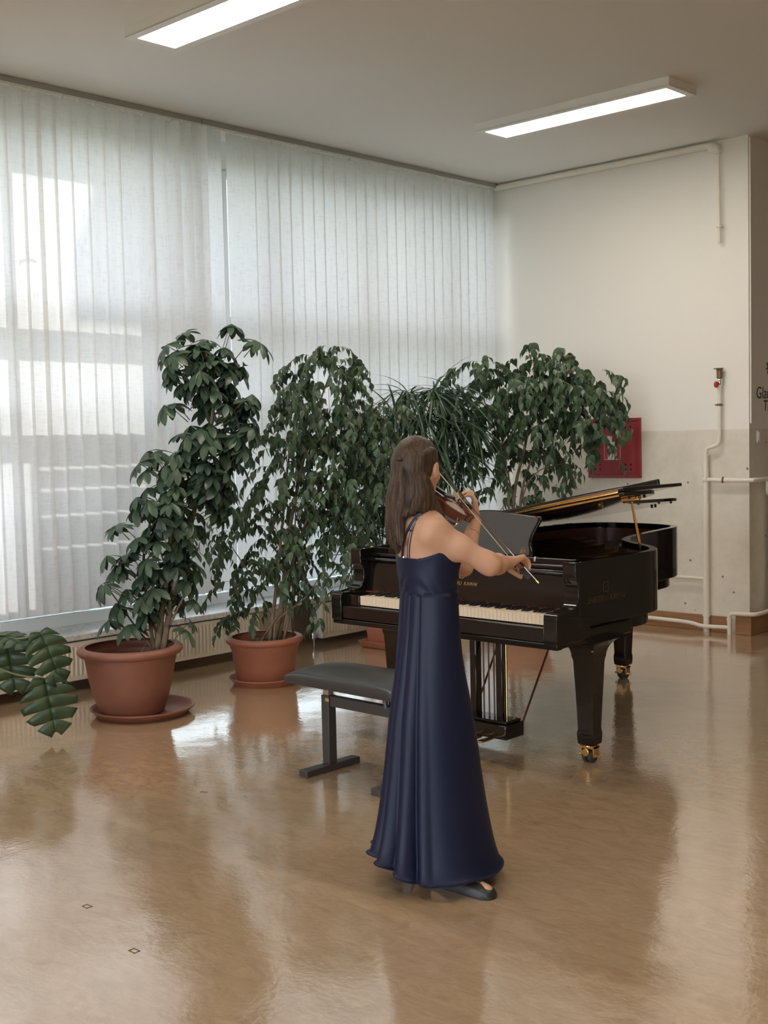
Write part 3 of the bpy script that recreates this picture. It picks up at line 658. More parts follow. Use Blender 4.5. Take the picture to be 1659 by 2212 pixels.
# --- weeping fig in the middle pot
c2 = on(574, 1474, 2, 0.0); d2 = float((c2-CAM)@FW)
saucer('plant_saucer', 'round terracotta saucer under the weeping fig by the long radiator', c2, 0.245, 0.05, M['terra'], 'terracotta plant saucers')
p2 = c2+np.array([0, 0, 0.014])
f1 = thing('potted_weeping_fig', 'weeping fig in the medium round pot between the umbrella plant and the piano', 'potted plant', p2)
round_pot(f1, p2, [(0.185, 0.0), (0.19, 0.008), (0.207, 0.09), (0.210, 0.094), (0.213, 0.15), (0.216, 0.154), (0.226, 0.225), (0.232, 0.232), (0.237, 0.262), (0.258, 0.27), (0.264, 0.285), (0.264, 0.297), (0.254, 0.306), (0.24, 0.308)], 0.02, 0.25, M['terra'])
bl = [(820,960,50,50,.15,1.2),(770,905,50,50,.1,1.0),(815,1040,46,50,.12,1.2),(770,1110,44,50,.08,1.0),(830,1010,40,46,.15,1.0),(722,768,48,26,0,1.0),(690,790,55,34,0,1.0),(765,800,30,40,0,.9),(640,805,38,36,0,.9),(700,840,85,46,0,1.2),(630,860,40,46,0,.9),(770,850,28,30,0,.6),(655,910,70,50,0,1.1),(735,910,70,46,.05,1.2),(800,905,50,44,.1,1.1),(845,885,26,26,.1,.6),
      (600,950,44,44,-.05,.9),(680,980,85,52,0,1.3),(770,975,75,56,.05,1.4),(835,950,35,44,.1,.8),(620,1020,62,44,0,1.0),(560,1060,36,30,-.05,.7),(720,1055,85,54,0,1.5),(800,1050,46,52,.05,1.1),(545,1105,50,40,-.05,.8),(630,1095,70,46,0,1.1),(725,1120,75,50,0,1.3),(500,1150,44,42,-.05,.9),(590,1160,62,46,0,1.1),(680,1180,70,46,0,1.2),(750,1170,40,46,0,.9),
      (475,1210,30,46,-.05,.8),(545,1225,55,42,0,1.0),(630,1240,66,40,0,1.0),(710,1240,46,42,.02,.8),(510,1275,42,30,-.05,.7),(590,1290,60,30,0,.7),(540,1320,44,24,-.03,.6),(700,1295,26,40,-.05,.55),(495,1335,16,20,-.05,.4),(690,1350,12,22,-.05,.4)]
stems = [([(590,1385,0),(606,1320,0),(615,1240,.02),(628,1130,.02),(650,1020,.03),(680,900,.03),(720,790,.02)],.021,.005),([(600,1385,.03),(618,1300,.03),(640,1190,.04),(690,1060,.05),(750,960,.06),(800,900,.08)],.016,.004),([(582,1385,-.02),(592,1310,-.02),(602,1220,-.02),(612,1110,0),(625,980,0),(645,860,0)],.015,.004),([(575,1385,0),(585,1335,0),(545,1250,-.03),(500,1180,-.05)],.008,.003),([(592,1380,-.05),(600,1340,-.06),(660,1290,-.03),(700,1230,0)],.007,.003),([(612,1385,.02),(632,1290,.0),(636,1180,0),(640,1060,0)],.011,.004),([(562,1388,-.03),(590,1345,-.03),(600,1330,-.02)],.008,.006)]
grow_ficus(f1, d2, bl, stems, 0.072, 17, M['leaf_f'])
MB().tube([at(632, 1375, d2+.1), at(640, 1180, d2+.12)], 0.006, 8).build('stake', M['rodred'], f1)

# --- narrow-leaved plant in the square planter behind the piano's bass end
c3 = on(812, 1398, 2, 0.0)+np.array([0.05, 0.1, 0]); d3 = float((c3-CAM)@FW)
def sq(h0, h1, w0, w1, nm, mt, root, c, hollow=True):
    t = 0.014
    rings = [[(c[0]+sx_*w/2, c[1]+sy_*w/2, h) for sx_, sy_ in ((-1,-1),(1,-1),(1,1),(-1,1))] for w, h in ((w0, h0), (w1, h1), (w1-2*t, h1), (w0-2*t+0.01, h0+0.012))]
    return MB().loft(rings).build(nm, mt, root, bevel=0.008, smooth=30)
so_ = sq(0.0, 0.055, 0.30, 0.36, 'plant_saucer', M['terra2'], None, (0, 0)); so_.location = tuple(c3)
tag(so_, 'square orange terracotta tray under the planter behind the piano', 'plant saucer', 'terracotta plant saucers')
pn = thing('potted_narrow_leaf_plant', 'arching narrow-leaved plant in the tall square planter behind the piano', 'potted plant', c3+np.array([0, 0, .013]))
sq(0.013, 0.36, 0.23, 0.30, 'pot', M['terra2'], pn, c3); MB().box((c3[0]-.135, c3[1]-.135, 0.30), (c3[0]+.135, c3[1]+.135, 0.325)).build('soil', M['soil'], pn, smooth=0)
P, X, Nn, S = [], [], [], []; st_ = MB()
heads = [(880,855,0,62),(935,850,.1,64),(985,850,.2,62),(850,900,0,56),(910,905,.05,72),(965,915,.15,70),(1015,920,.25,74),(890,960,.05,64),(945,970,.1,64),(1000,985,.2,60),(960,1030,.1,50),(800,1075,-.05,60),(830,1100,0,50),(770,1120,-.1,50),(800,1150,-.05,46),(760,1165,-.1,34),(900,1020,.05,60),(850,1020,0,60),(820,990,0,50),(775,1210,-.1,26)]
for (px, py, dd, n) in heads:
    b = at(px, py, d3+dd); base = c3+np.array([rng.normal()*.05, rng.normal()*.05, .30])
    sp_ = spline([base, base*0.5+b*0.5+np.array([0, 0, 0.08])+rnd_dir()*.04, b], 6)
    st_.tube(sp_, [0.011-0.006*i/(len(sp_)-1) for i in range(len(sp_))], 6)
    for j in range(n):
        a = rng.random()*6.283; el = rng.normal(0.12, 0.5)
        d = unit(HR*math.cos(a)*math.cos(el)+HD*math.sin(a)*math.cos(el)+ZU*math.sin(el))
        P.append(b+rnd_dir()*0.035); X.append(d); Nn.append(unit(ZU-d*d[2]+rnd_dir()*0.25)); S.append(0.22+0.15*rng.random())
leaves_mesh('foliage', NAR, P, X, Nn, S, M['leaf_n'], pn); st_.build('trunk', M['bark'], pn, smooth=180)

# --- second weeping fig in the corner behind the piano
c4 = np.array([-6.02, 8.02, 0.0]); d4 = float((c4-CAM)@FW)
saucer('plant_saucer', 'round terracotta saucer under the corner fig behind the piano', c4, 0.26, 0.05, M['terra'], 'terracotta plant saucers')
p4 = c4+np.array([0, 0, .014])
f2 = thing('potted_weeping_fig', 'bushy weeping fig standing in the corner behind the piano, half covering the red cabinet', 'potted plant', p4)
round_pot(f2, p4, [(0.185, 0.0), (0.19, 0.008), (0.216, 0.154), (0.232, 0.232), (0.237, 0.262), (0.262, 0.27), (0.268, 0.285), (0.264, 0.302), (0.24, 0.308)], 0.02, 0.25, M['terra'])
bl = [(1150,762,24,20,0,.9),(1050,788,40,26,0,1.0),(1005,812,38,30,0,1.0),(1150,800,52,36,-.1,1.2),(1210,780,34,24,-.1,.9),(1240,800,50,34,-.1,1.1),(1285,825,40,30,-.1,.9),(975,850,32,26,0,.8),(1060,835,60,40,0,1.2),(1130,850,70,48,-.1,1.4),(1210,850,76,48,-.15,1.5),(1290,865,46,42,-.1,1.2),(1325,885,22,32,-.1,.8),
      (1000,880,40,34,.05,.9),(1060,905,66,46,0,1.2),(1145,920,70,46,-.1,1.3),(1225,915,66,42,-.1,1.3),(1295,920,38,32,-.1,1.0),(1335,915,14,16,-.05,.6),(1330,810,10,8,-.05,.4),(1050,960,56,44,.05,1.1),(1120,980,60,46,0,1.0),(1185,970,40,34,-.05,.8),(1262,960,30,28,-.1,.7),(1300,962,30,22,-.1,.6),(1350,945,12,16,-.05,.4),(1275,990,14,18,-.1,.5),(1200,1010,36,26,-.05,.7),(1235,1035,20,24,-.1,.6),(1050,1020,52,36,.05,.8),(1120,1035,48,34,0,.7),(1180,1050,36,24,-.05,.6),(1060,1070,46,26,0,.6),(1130,1080,36,18,0,.5)]
stems = [([(1105,1330,0),(1108,1180,0),(1112,1060,0),(1135,960,-.03),(1150,860,-.05),(1155,770,-.03)],.02,.005),([(1118,1330,.03),(1122,1180,.03),(1128,1060,.02),(1160,970,-.03),(1220,880,-.08),(1280,840,-.1)],.017,.004),([(1100,1330,-.02),(1100,1150,-.02),(1095,1040,0),(1070,930,0),(1040,850,0)],.014,.004),([(1122,1200,0),(1128,1080,-.04),(1160,1020,-.08),(1220,1000,-.1)],.008,.003),([(1118,1150,0),(1090,1000,.02),(1020,880,.03)],.009,.003)]
grow_ficus(f2, d4, bl, stems, 0.088, 21, M['leaf_f'], 0.24)

# --- monstera reaching in from the left
cm_ = np.array([-6.55, 3.15, 0.0])
mo = thing('potted_monstera', 'monstera whose split leaves reach in at the left edge of the picture', 'potted plant', cm_)
round_pot(mo, cm_, [(0.15, 0.0), (0.155, 0.01), (0.19, 0.26), (0.212, 0.27), (0.215, 0.30), (0.20, 0.305)], 0.02, 0.25, M['terra'])
def monstera_leaf(base, d, nrm, L_, seed, fold=0.10, droop=0.3):
    """heart-shaped blade cut to the midrib between ribs, with thickness"""
    rr_ = random.Random(seed); d = unit(d); nrm = unit(np.array(nrm)-d*(np.array(nrm)@d)); s = np.cross(nrm, d); mb = MB()
    def P3(x, y): 
        return base+d*x*L_+s*y*L_+nrm*(fold*abs(y)*1.2-droop*max(x, 0)**2*0.9-0.45*y*y)*L_
    outl = lambda t: 0.52*math.sin(math.pi*min(1, (t+0.20)/1.20))**0.62*(1.0-0.25*max(t, 0)**2)
    for sd in (-1, 1):
        nf = 5
        for k in range(nf):
            t0 = -0.14+1.12*k/nf; t1 = -0.14+1.12*(k+1)/nf
            gap = 0.022+0.018*rr_.random(); cut = 0.33+0.2*rr_.random()
            rows = []
            for i in range(7):
                u = i/6                       # from midrib to margin; ribs sweep towards the tip
                g = gap*max(0, (u-cut))/(1-cut)*1.6 if 0 < k else 0
                a0 = max(0, t0+0.02) if k == 0 else max(t0, 0); a1 = max(t1, 0.02)
                x0 = a0*(1-u)+(t0+0.06*u+0.03)*u+g; x1 = a1*(1-u)+(t1+0.06*u+0.03)*u-(g if k < nf-1 else 0)
                w0 = outl(min(max(t0+0.02, -0.17), 0.985)); w1 = outl(min(max(t1-0.01, -0.17), 0.99))
                rows.append((x0, u*w0*sd, x1, u*w1*sd))
            vs = []; fs = []
            for (x0, y0, x1, y1) in rows:
                xm, ym = (x0+x1)/2, (y0+y1)/2*1.01
                vs += [P3(x0, y0), P3(xm, ym), P3(x1, y1)]
            for i in range(6):
                a = i*3; fs += [(a, a+1, a+4, a+3), (a+1, a+2, a+5, a+4)]
            mb.add(vs, fs)
    return mb
mat_m = M['leaf_m']
def px_leaf(bx, by, tx, ty, depth, tilt, nrm, seed, droop=0.25, scale=1.0):
    b = at(bx, by, depth); t = at(tx, ty, depth+tilt); d = t-b; L_ = np.linalg.norm(d)*scale
    o = monstera_leaf(b, d, nrm, L_, seed, droop=droop).build('leaf', mat_m, mo, smooth=60)
    so2 = o.modifiers.new('thick', 'SOLIDIFY'); so2.thickness = 0.0015
    return b
dM = float((on(120, 1605, 2, 0)-CAM)@FW)-0.03
tocam = unit(CAM-at(100, 1480, dM))
l1 = px_leaf(96, 1466, 122, 1585, dM, 0.02, tocam*0.9+ZU*0.35, 1, 0.12, 1.0)
l2 = px_leaf(86, 1366, 134, 1448, dM+.05, -0.05, tocam*0.5+ZU*0.75+HR*0.25, 2, 0.3, 1.15)
l3 = px_leaf(14, 1372, 30, 1490, dM+.08, 0.02, tocam*0.9+ZU*0.3-HR*0.2, 3, 0.15, 1.05)
l4 = px_leaf(-8, 1372, 48, 1376, dM+.1, -0.1, tocam*0.3+ZU*1.0, 4, 0.3, 1.1)
sm = MB()
top = cm_+np.array([0, 0, .25])
for b, mid in ((l1, (40, 1458)), (l2, (55, 1378)), (l3, (-30, 1372)), (l4, (-60, 1380))):
    q = at(mid[0], mid[1], dM+.04); sm.tube(spline([top, top*0.45+q*0.55+np.array([0, 0, .10]), q, b], 6), 0.0055, 8)
sm.build('petioles', M['stem'], mo, smooth=180)
# ------------------------------------------------------------------ grand piano
PX0, PX1, PYF, ZT, ZB = -4.785, -3.27, 4.62, 1.035, 0.715
pi_ = thing('grand_piano', 'polished black grand piano with its lid propped low and grey leather music desk', 'piano', (-4.03, 5.8, 0))
KX0, KX1 = -4.605, -3.378
out_r = [(PX1, 4.812), (PX1, 5.10), (PX1, 5.34), (-3.272, 5.48), (-3.315, 5.60), (-3.41, 5.715), (-3.52, 5.80), (-3.63, 5.885), (-3.73, 5.99), (-3.80, 6.13), (-3.85, 6.32), (-3.895, 6.55), (-3.93, 6.75), (-3.955, 6.90), (-4.02, 7.035), (-4.16, 7.115), (-4.38, 7.14), (-4.60, 7.10), (-4.735, 6.98), (PX0, 6.75), (PX0, 6.3), (PX0, 5.6), (PX0, 4.812)]
OUT = [np.array([p[0], p[1]]) for p in spline([(a, b, 0) for a, b in out_r], 5)]
def inset(pl, d):
    res = []
    for i, p_ in enumerate(pl):
        a = pl[max(i-1, 0)]; b = pl[min(i+1, len(pl)-1)]; t = (b-a)/np.linalg.norm(b-a)
        res.append(p_+np.array([-t[1], t[0]])*d)
    return res
INN = inset(OUT, 0.042); INN[0][1] = OUT[0][1]; INN[-1][1] = OUT[-1][1]
def wall(o, i, z0, z1):
    rings = []
    for a, b in zip(o, i): rings.append([(a[0], a[1], z0), (a[0], a[1], z1), (b[0], b[1], z1), (b[0], b[1], z0)])
    return MB().loft(rings)
wall(OUT, INN, ZB, ZT).build('rim', M['black'], pi_, bevel=0.003, seg=2, smooth=35)
wall([np.array([q[0], max(q[1], 4.92+i*1e-4)]) for i, q in enumerate(inset(OUT, 0.0425))], [np.array([q[0], max(q[1], 4.92+i*1e-4)]) for i, q in enumerate(inset(OUT, 0.058))], 0.78, ZT-0.035).build('inner_rim', M['inner'], pi_, smooth=40)
low = inset(OUT, 0.05); low2 = inset(OUT, 0.11)
wall(low, low2, 0.645, ZB+0.005).build('lower_rim', M['black'], pi_, bevel=0.004)
ib = [np.array([p_[0], max(p_[1], 4.93)]) for p_ in inset(OUT, 0.05)]
sb = MB(); sb.add([(p_[0], p_[1], 0.90) for p_ in ib]+[(p_[0], p_[1], 0.885) for p_ in ib], [tuple(range(len(ib))), tuple(range(len(ib), 2*len(ib)))[::-1]]+[(i, (i+1) % len(ib), len(ib)+(i+1) % len(ib), len(ib)+i) for i in range(len(ib))])
sb.build('soundboard', M['sound'], pi_, smooth=0)
plt = MB()
for k in range(7): plt.box((-4.65+k*0.18, 5.30, 0.905), (-4.62+k*0.18, 6.9-k*0.17, 0.945))
plt.box((PX0+0.06, 5.20, 0.905), (PX1-0.06, 5.36, 0.95))
plt.build('iron_plate', M['sound'], pi_, bevel=0.005)
st_ = MB()
for k in range(60):
    x = -4.68+k*0.0225
    st_.tube([(x, 5.30, 0.955), (x-0.1*(1-k/60), 6.85-k*0.0205, 0.945)], 0.0011, 3)
o = st_.build('strings', M['brass'], pi_, smooth=0); o['kind'] = 'stuff'
# belly: keybed and the frame under the case
MB().box((PX0+0.02, PYF+0.05, 0.632), (PX1-0.02, 5.30, 0.70)).build('keybed', M['black'], pi_, bevel=0.004)
bm_ = MB()
for (a, b) in (((-4.7, 5.3), (-4.2, 6.9)), ((-3.45, 5.3), (-4.15, 6.9)), ((-4.1, 5.3), (-4.17, 6.9))): 
    a, b = np.array([*a, 0.68]), np.array([*b, 0.68]); bm_.tube([a, b], 0.045, 4)
bm_.build('beams', M['black'], pi_, smooth=0)
# arms (cheeks): side profile in y, z
prof = [(PYF, 0.655), (PYF-0.002, 0.765)]
for k in range(7): a = math.pi-math.pi/2*k/6; prof.append((PYF+0.028+0.030*math.cos(a), 0.782+0.026*math.sin(a)))
prof += [(4.69, 0.806), (4.735, 0.812)]
for k in range(9): a = -math.pi/2+math.pi/2*k/8; prof.append((4.742+0.062*math.cos(a)*1.0, 0.886+0.074*math.sin(a)))
prof += [(4.802, 0.915), (4.797, 0.935), (4.782, 0.95), (4.778, 1.02), (4.785, ZT), (4.90, ZT), (4.90, 0.655)]
for xa_, xb_, in ((PX1-0.078, PX1-0.001), (PX0+0.001, PX0+0.078)):
    MB().prism(prof, lambda u, v, t: (t, u, v), xa_, xb_).build('arm', M['black'], pi_, bevel=0.004, smooth=35)
MB().box((KX1+0.002, 4.66, 0.70), (PX1-0.079, 4.80, 0.792)).build('key_block', M['black'], pi_, bevel=0.003)
MB().box((PX0+0.079, 4.66, 0.70), (KX0-0.002, 4.80, 0.792)).build('key_block', M['black'], pi_, bevel=0.003)
MB().box((PX0+0.078, PYF+0.008, 0.662), (PX1-0.078, PYF+0.04, 0.736)).build('key_slip', M['black'], pi_, bevel=0.006)
MB().box((PX0+0.005, PYF+0.006, 0.632), (PX1-0.005, PYF+0.05, 0.66)).build('key_slip_rail', M['black'], pi_, bevel=0.003)
# 88 keys
kb = MB(); wk = (KX1-KX0)/52; zk = 0.789
for i in range(52):
    x = KX0+i*wk
    kb.box((x+0.0005, PYF+0.046, 0.74), (x+wk-0.0005, PYF+0.052, zk-0.002))
    kb.box((x+0.0005, PYF+0.044, zk-0.004), (x+wk-0.0005, 4.83, zk))
keys = kb.build('white_keys', M['ivory'], pi_, bevel=0.0008, seg=1, smooth=0); keys['kind'] = 'stuff'
bk = MB(); pat = [0, 2, 3, 5, 6]   # after A: A#, C#, D#, F#, G#
names = 'ABCDEFG'
for i in range(51):
    n_ = names[i % 7]
    if n_ in 'ACDFG':
        x = KX0+(i+1)*wk
        rings = [[(x-w/2, y, z) , (x+w/2, y, z), (x+w/2-0.0008, y2, z2), (x-w/2+0.0008, y2, z2)] for (w, y, z, y2, z2) in ((0.0115, PYF+0.092, zk, 4.83, zk), (0.0098, PYF+0.097, zk+0.010, 4.83, zk+0.0115))]
        bk.loft(rings)
bk2 = bk.build('black_keys', M['ebony'], pi_, bevel=0.001, seg=2, smooth=0); bk2['kind'] = 'stuff'
# fallboard with lettering, music shelf
fbp = [(4.822, 0.796), (4.840, 0.845), (4.850, 0.905), (4.852, 0.955), (4.838, 0.962), (4.834, 0.972), (4.842, 0.983), (4.90, 0.985), (4.90, 0.80)]
fbd = MB().prism(fbp, lambda u, v, t: (t, u, v), PX0+0.079, PX1-0.079).build('fallboard', M['black'], pi_, bevel=0.003, smooth=50)
MB().box((PX0+0.079, 4.815, 0.789), (PX1-0.079, 4.823, 0.796)).build('felt_strip', M['redfelt'], fbd, smooth=0)
for xx in (KX1-0.02, KX0-0.05): MB().box((xx, 4.812, 0.796), (xx+0.05, 4.826, 0.803)).build('hinge', M['brass'], fbd, smooth=0)
nfb = unit([0, -1, 0.25])
lettering('lettering', 'SHIGERU  KAWAI', 0.027, M['gold'], fbd, (-4.03, 4.8365, 0.872), (1, 0, 0), (0, 0.12, 1), 0.28, 0.0004, 'CENTER')
def emblem(parent, c, ax, ay, s, gm=M['gold']):
    ax = unit(ax); ay = unit(ay); az = np.cross(ax, ay); c = np.array(c)
    e_ = MB(); pts = [c+ax*s*q[0]+ay*s*q[1] for q in spline([(-.5, -.5, 0), (.5, -.5, 0), (.5, .05, 0), (.42, .5, 0), (0, .62, 0), (-.42, .42, 0), (-.5, 0, 0)], 3, True)]
    e_.tube(pts+[pts[0]], s*0.05, 5)
    e_.build('emblem', gm, parent)
    lettering('monogram', 'SK', s*0.62, gm, parent, c-ay*s*0.26+az*0.0006, ax, ay, 0.2, 0.0003, 'CENTER')
emblem(fbd, (-4.03, 4.846, 0.922), (1, 0, 0), (0, 0.12, 1), 0.026)
sd_ = [o_ for o_ in pi_.children if o_.name == 'rim'][0]
lettering('lettering', 'SHIGERU  KAWAI', 0.043, M['gold2'], sd_, (PX1+0.0008, 5.04, 0.825), (0, 1, 0), (0, 0, 1), 0.28, 0.0004, 'CENTER')
emblem(sd_, (PX1+0.001, 5.035, 0.895), (0, 1, 0), (0, 0, 1), 0.04, M['gold2'])
MB().box((PX0+0.045, 4.862, 0.986), (PX1-0.045, 4.905, 1.006)).build('shelf_rail', M['black'], pi_, bevel=0.006)
MB().box((PX0+0.045, 4.90, 0.975), (PX1-0.045, 5.20, 1.012)).build('music_shelf', M['black'], pi_, bevel=0.004)
MB().box((PX0+0.045, 4.895, 1.00), (PX1-0.045, 4.915, 1.034)).build('shelf_lip', M['black'], pi_, bevel=0.004)
for xx in (-4.36, -3.60): MB().box((xx, 4.89, 1.012), (xx+0.012, 4.916, 1.037)).build('bracket', M['chrome'], pi_, bevel=0.002)
# music desk: leather front, curved ends
dz0, dz1, dy0 = 1.024, 1.236, 4.985; lean = 0.32
def dpt(u, v, t): return (u, dy0+(v-dz0)*lean+t, v)
hw = 0.335; cx = -4.0
half = [(0.318, dz0), (0.312, dz0+0.03), (0.300, dz0+0.06), (0.302, dz0+0.095), (0.318, dz0+0.14), (0.333, dz0+0.175), (0.335, dz0+0.193), (0.322, dz0+0.204), (0.29, dz0+0.205), (0.18, dz0+0.214), (0.06, dz0+0.226), (0, dz0+0.228)]
cur = [(p_[0], p_[1]) for p_ in spline([(a, b, 0) for a, b in half], 4)]
poly = [(cx+a, b) for a, b in cur]+[(cx-a, b) for a, b in cur[::-1][1:]]
dk = MB().prism(poly, dpt, 0.0, 0.018).build('music_desk', M['black'], pi_, bevel=0.004, smooth=40)
poly2 = [(cx+(u-cx)*0.955, dz0+0.006+(v-dz0)*0.955) for u, v in poly]
MB().prism(poly2, dpt, -0.004, 0.001).build('leather_panel', M['leather'], dk, bevel=0.002, smooth=40)
ec = (cx+0.262, dy0+0.032*lean-0.0055, dz0+0.03)
emblem(dk, ec, (1, 0, 0), (0, lean, 1), 0.024)
for xx in (-4.2, -3.80): MB().box((xx-0.025, dy0-0.012, 1.012), (xx+0.025, dy0+0.01, 1.021)).build('desk_hinge', M['brass'], dk, smooth=0)
# lid: hinged on the bass side, resting on the short prop
LA = R(10.6); LY = 5.235
lo = np.array([PX0-0.008, 0, ZT+0.012]); la = np.array([math.cos(LA), 0, math.sin(LA)]); ln_ = np.array([-math.sin(LA), 0, math.cos(LA)])
def lpt(s, y, t): return lo+la*s+np.array([0, y, 0])+ln_*t
lout = [(p_[0]-lo[0], p_[1]) for p_ in inset(OUT, -0.012)]
lp = [q for q in lout if q[1] > LY]; lp = [(lout[0][0], LY)]+lp+[(0.0, LY)]
lid = MB().prism(lp, lpt, 0.0, 0.021).build('lid', M['black'], pi_, bevel=0.004, smooth=35)
SW = lout[0][0]
flap = MB().prism([(0.0, LY), (SW, LY), (SW, LY+0.585), (0.0, LY+0.585)], lpt, 0.026, 0.045).build('front_flap', M['black'], pi_, bevel=0.004, smooth=35)
MB().prism([(0.12, LY+0.545), (SW-0.12, LY+0.545), (SW-0.12, LY+0.57), (0.12, LY+0.57)], lpt, 0.045, 0.088).build('flap_lip', M['black'], flap, bevel=0.004, smooth=35)
MB().prism([(0.05, LY-0.002), (SW-0.03, LY-0.002), (SW-0.03, LY), (0.05, LY)], lpt, 0.004, 0.013).build('piano_hinge', M['brass'], lid, smooth=0)
MB().prism([(0.05, LY-0.002), (SW-0.03, LY-0.002), (SW-0.03, LY), (0.05, LY)], lpt, 0.029, 0.038).build('piano_hinge', M['brass'], flap, smooth=0)
MB().tube([lpt(0.05, LY-0.004, 0.0235), lpt(SW-0.03, LY-0.004, 0.0235)], 0.0038, 8).build('hinge_pin', M['brass'], lid)
bf = 0
for (s_, y_) in ((SW-0.05, 5.36), (SW-0.06, 5.52), (SW-0.52, 6.2), (SW-0.62, 6.6), (SW-0.70, 6.88), (SW-0.95, 7.06), (0.6, 7.08)):
    b0, b1 = lpt(s_, y_, 0.0), lpt(s_, y_, -0.012); MB().lathe([(0.008, 0.0), (0.0075, 0.012)], b0, 10, axis=-ln_).build('buffer', M['rubber'], lid)
kn = lpt(1.13, 5.62, 0.0); MB().lathe([(0.02, 0), (0.021, 0.006), (0.012, 0.02), (0.004, 0.024)], kn, 16, axis=-ln_).build('lid_knob', M['brass'], lid)
pr0 = np.array([-3.352, 5.50, 1.02]); pr1 = lpt(SW-0.075, 5.415, -0.006)
MB().tube([pr0, pr0*0.75+pr1*0.25, pr0*0.4+pr1*0.6, pr1], [0.006, 0.009, 0.008, 0.006], 4).build('prop_stick', M['brass'], pi_, smooth=30)
MB().frame_box(pr1, la, np.array([0, 1, 0]), ln_, (-0.05, -0.02, -0.012), (0.05, 0.02, 0.006)).lathe([(0.009, -0.05), (0.009, 0.05)], pr1-ln_*0.012, 10, axis=la).build('prop_socket', M['brass'], lid, bevel=0.002)
MB().box((-3.37, 5.48, 0.985), (-3.335, 5.52, 1.02)).build('prop_base', M['brass'], pi_, bevel=0.002)
# legs with casters
def leg(cx_, cy_, big=1.0, top=0.64):
    def ring(w, d, z, c=0.008): 
        return [(cx_-w/2+c, cy_-d/2, z), (cx_+w/2-c, cy_-d/2, z), (cx_+w/2, cy_-d/2+c, z), (cx_+w/2, cy_+d/2-c, z), (cx_+w/2-c, cy_+d/2, z), (cx_-w/2+c, cy_+d/2, z), (cx_-w/2, cy_+d/2-c, z), (cx_-w/2, cy_-d/2+c, z)]
    q = [(0.076, 0.090), (0.092, 0.098), (0.097, 0.130), (0.098, 0.150), (0.092, 0.168), (0.090, 0.175), (0.104, 0.34), (0.120, 0.515), (0.128, 0.535)]
    rings = [ring(w*big, w*big, z) for w, z in q]
    for k in range(9):
        t = k/8; w = (0.130+0.185*(1-math.cos(t*math.pi/2))); z = 0.535+(top-0.535)*math.sin(t*math.pi/2)
        rings.append(ring(w*big, w*big, z))
    lg = MB().loft(rings).build('leg', M['black'], pi_, smooth=32)
    cs = MB()
    cs.lathe([(0.035, 0.092), (0.035, 0.084)], (cx_, cy_, 0), 16)
    for s in (-1, 1): cs.box((cx_+s*0.036-0.004, cy_-0.022, 0.03), (cx_+s*0.036+0.004, cy_+0.022, 0.086))
    cs.box((cx_-0.04, cy_-0.03, 0.074), (cx_+0.04, cy_+0.03, 0.084)).lathe([(0.020, 0), (0.020, 0.006), (0.016, 0.009)], (cx_, cy_-0.034, 0.056), 20, axis=(0, -1, 0)).tube([(cx_-0.058, cy_, 0.034), (cx_+0.058, cy_, 0.034)], 0.0055, 8).lathe([(0.006, 0), (0.009, 0.008), (0.004, 0.014)], (cx_+0.05, cy_, 0.034), 8, axis=(1, 0, 0)).lathe([(0.006, 0), (0.009, 0.008), (0.004, 0.014)], (cx_-0.05, cy_, 0.034), 8, axis=(-1, 0, 0))
    cs.build('caster', M['brass'], lg, smooth=30)
    for s in (-1, 1):
        MB().lathe([(0.02, 0), (0.030, 0.002), (0.034, 0.006), (0.034, 0.022), (0.030, 0.026), (0.02, 0.028)], (cx_+(0.003 if s > 0 else -0.031), cy_, 0.034), 24, axis=(1, 0, 0)).build('wheel', M['rubber'], lg)
leg(-3.378, 5.04); leg(-4.677, 5.04); leg(-4.37, 6.93, 1.0, 0.66)
# pedal lyre
LX, LYR = -4.0, 5.02
MB().box((LX-0.17, LYR-0.07, 0.60), (LX+0.17, LYR+0.07, 0.634)).build('lyre_block', M['black'], pi_, bevel=0.006)
for s in (-1, 1): MB().box((LX+s*0.088-0.023, LYR-0.026, 0.135), (LX+s*0.088+0.023, LYR+0.022, 0.605)).build('lyre_post', M['black'], pi_, bevel=0.006)
lb = MB().box((LX-0.175, LYR-0.085, 0.055), (LX+0.175, LYR+0.075, 0.135)).build('pedal_box', M['black'], pi_, bevel=0.008)
MB().box((LX-0.165, LYR-0.07, 0.135), (LX+0.165, LYR+0.06, 0.150)).build('box_lid', M['black'], lb, bevel=0.004)
for s in (-1, 0, 1):
    pd = [(LX+s*0.075+a, b) for a, b in ((-0.014, LYR-0.08), (-0.02, LYR-0.17), (-0.012, LYR-0.185), (0.012, LYR-0.185), (0.02, LYR-0.17), (0.014, LYR-0.08))]
    MB().prism(pd, lambda u, v, t: (u, v, t), 0.05, 0.060).build('pedal', M['brass'], lb, bevel=0.003)
for s in (-1, 0, 1): MB().tube([(LX+s*0.035, LYR+0.0, 0.14), (LX+s*0.035, LYR+0.0, 0.62)], 0.0045, 8).build('pedal_rod', M['rodred'], pi_)
for s in (-1, 1):
    MB().tube([(LX+s*0.165, LYR+0.07, 0.12), (LX+s*0.175, LYR+0.42, 0.66)], 0.006, 8).build('lyre_brace', M['rodred'], pi_)
MB().tube([(LX+0.117, LYR+0.0, 0.14), (LX+0.117, LYR+0.0, 0.60)], 0.003, 8).build('brass_rod', M['brass'], pi_)

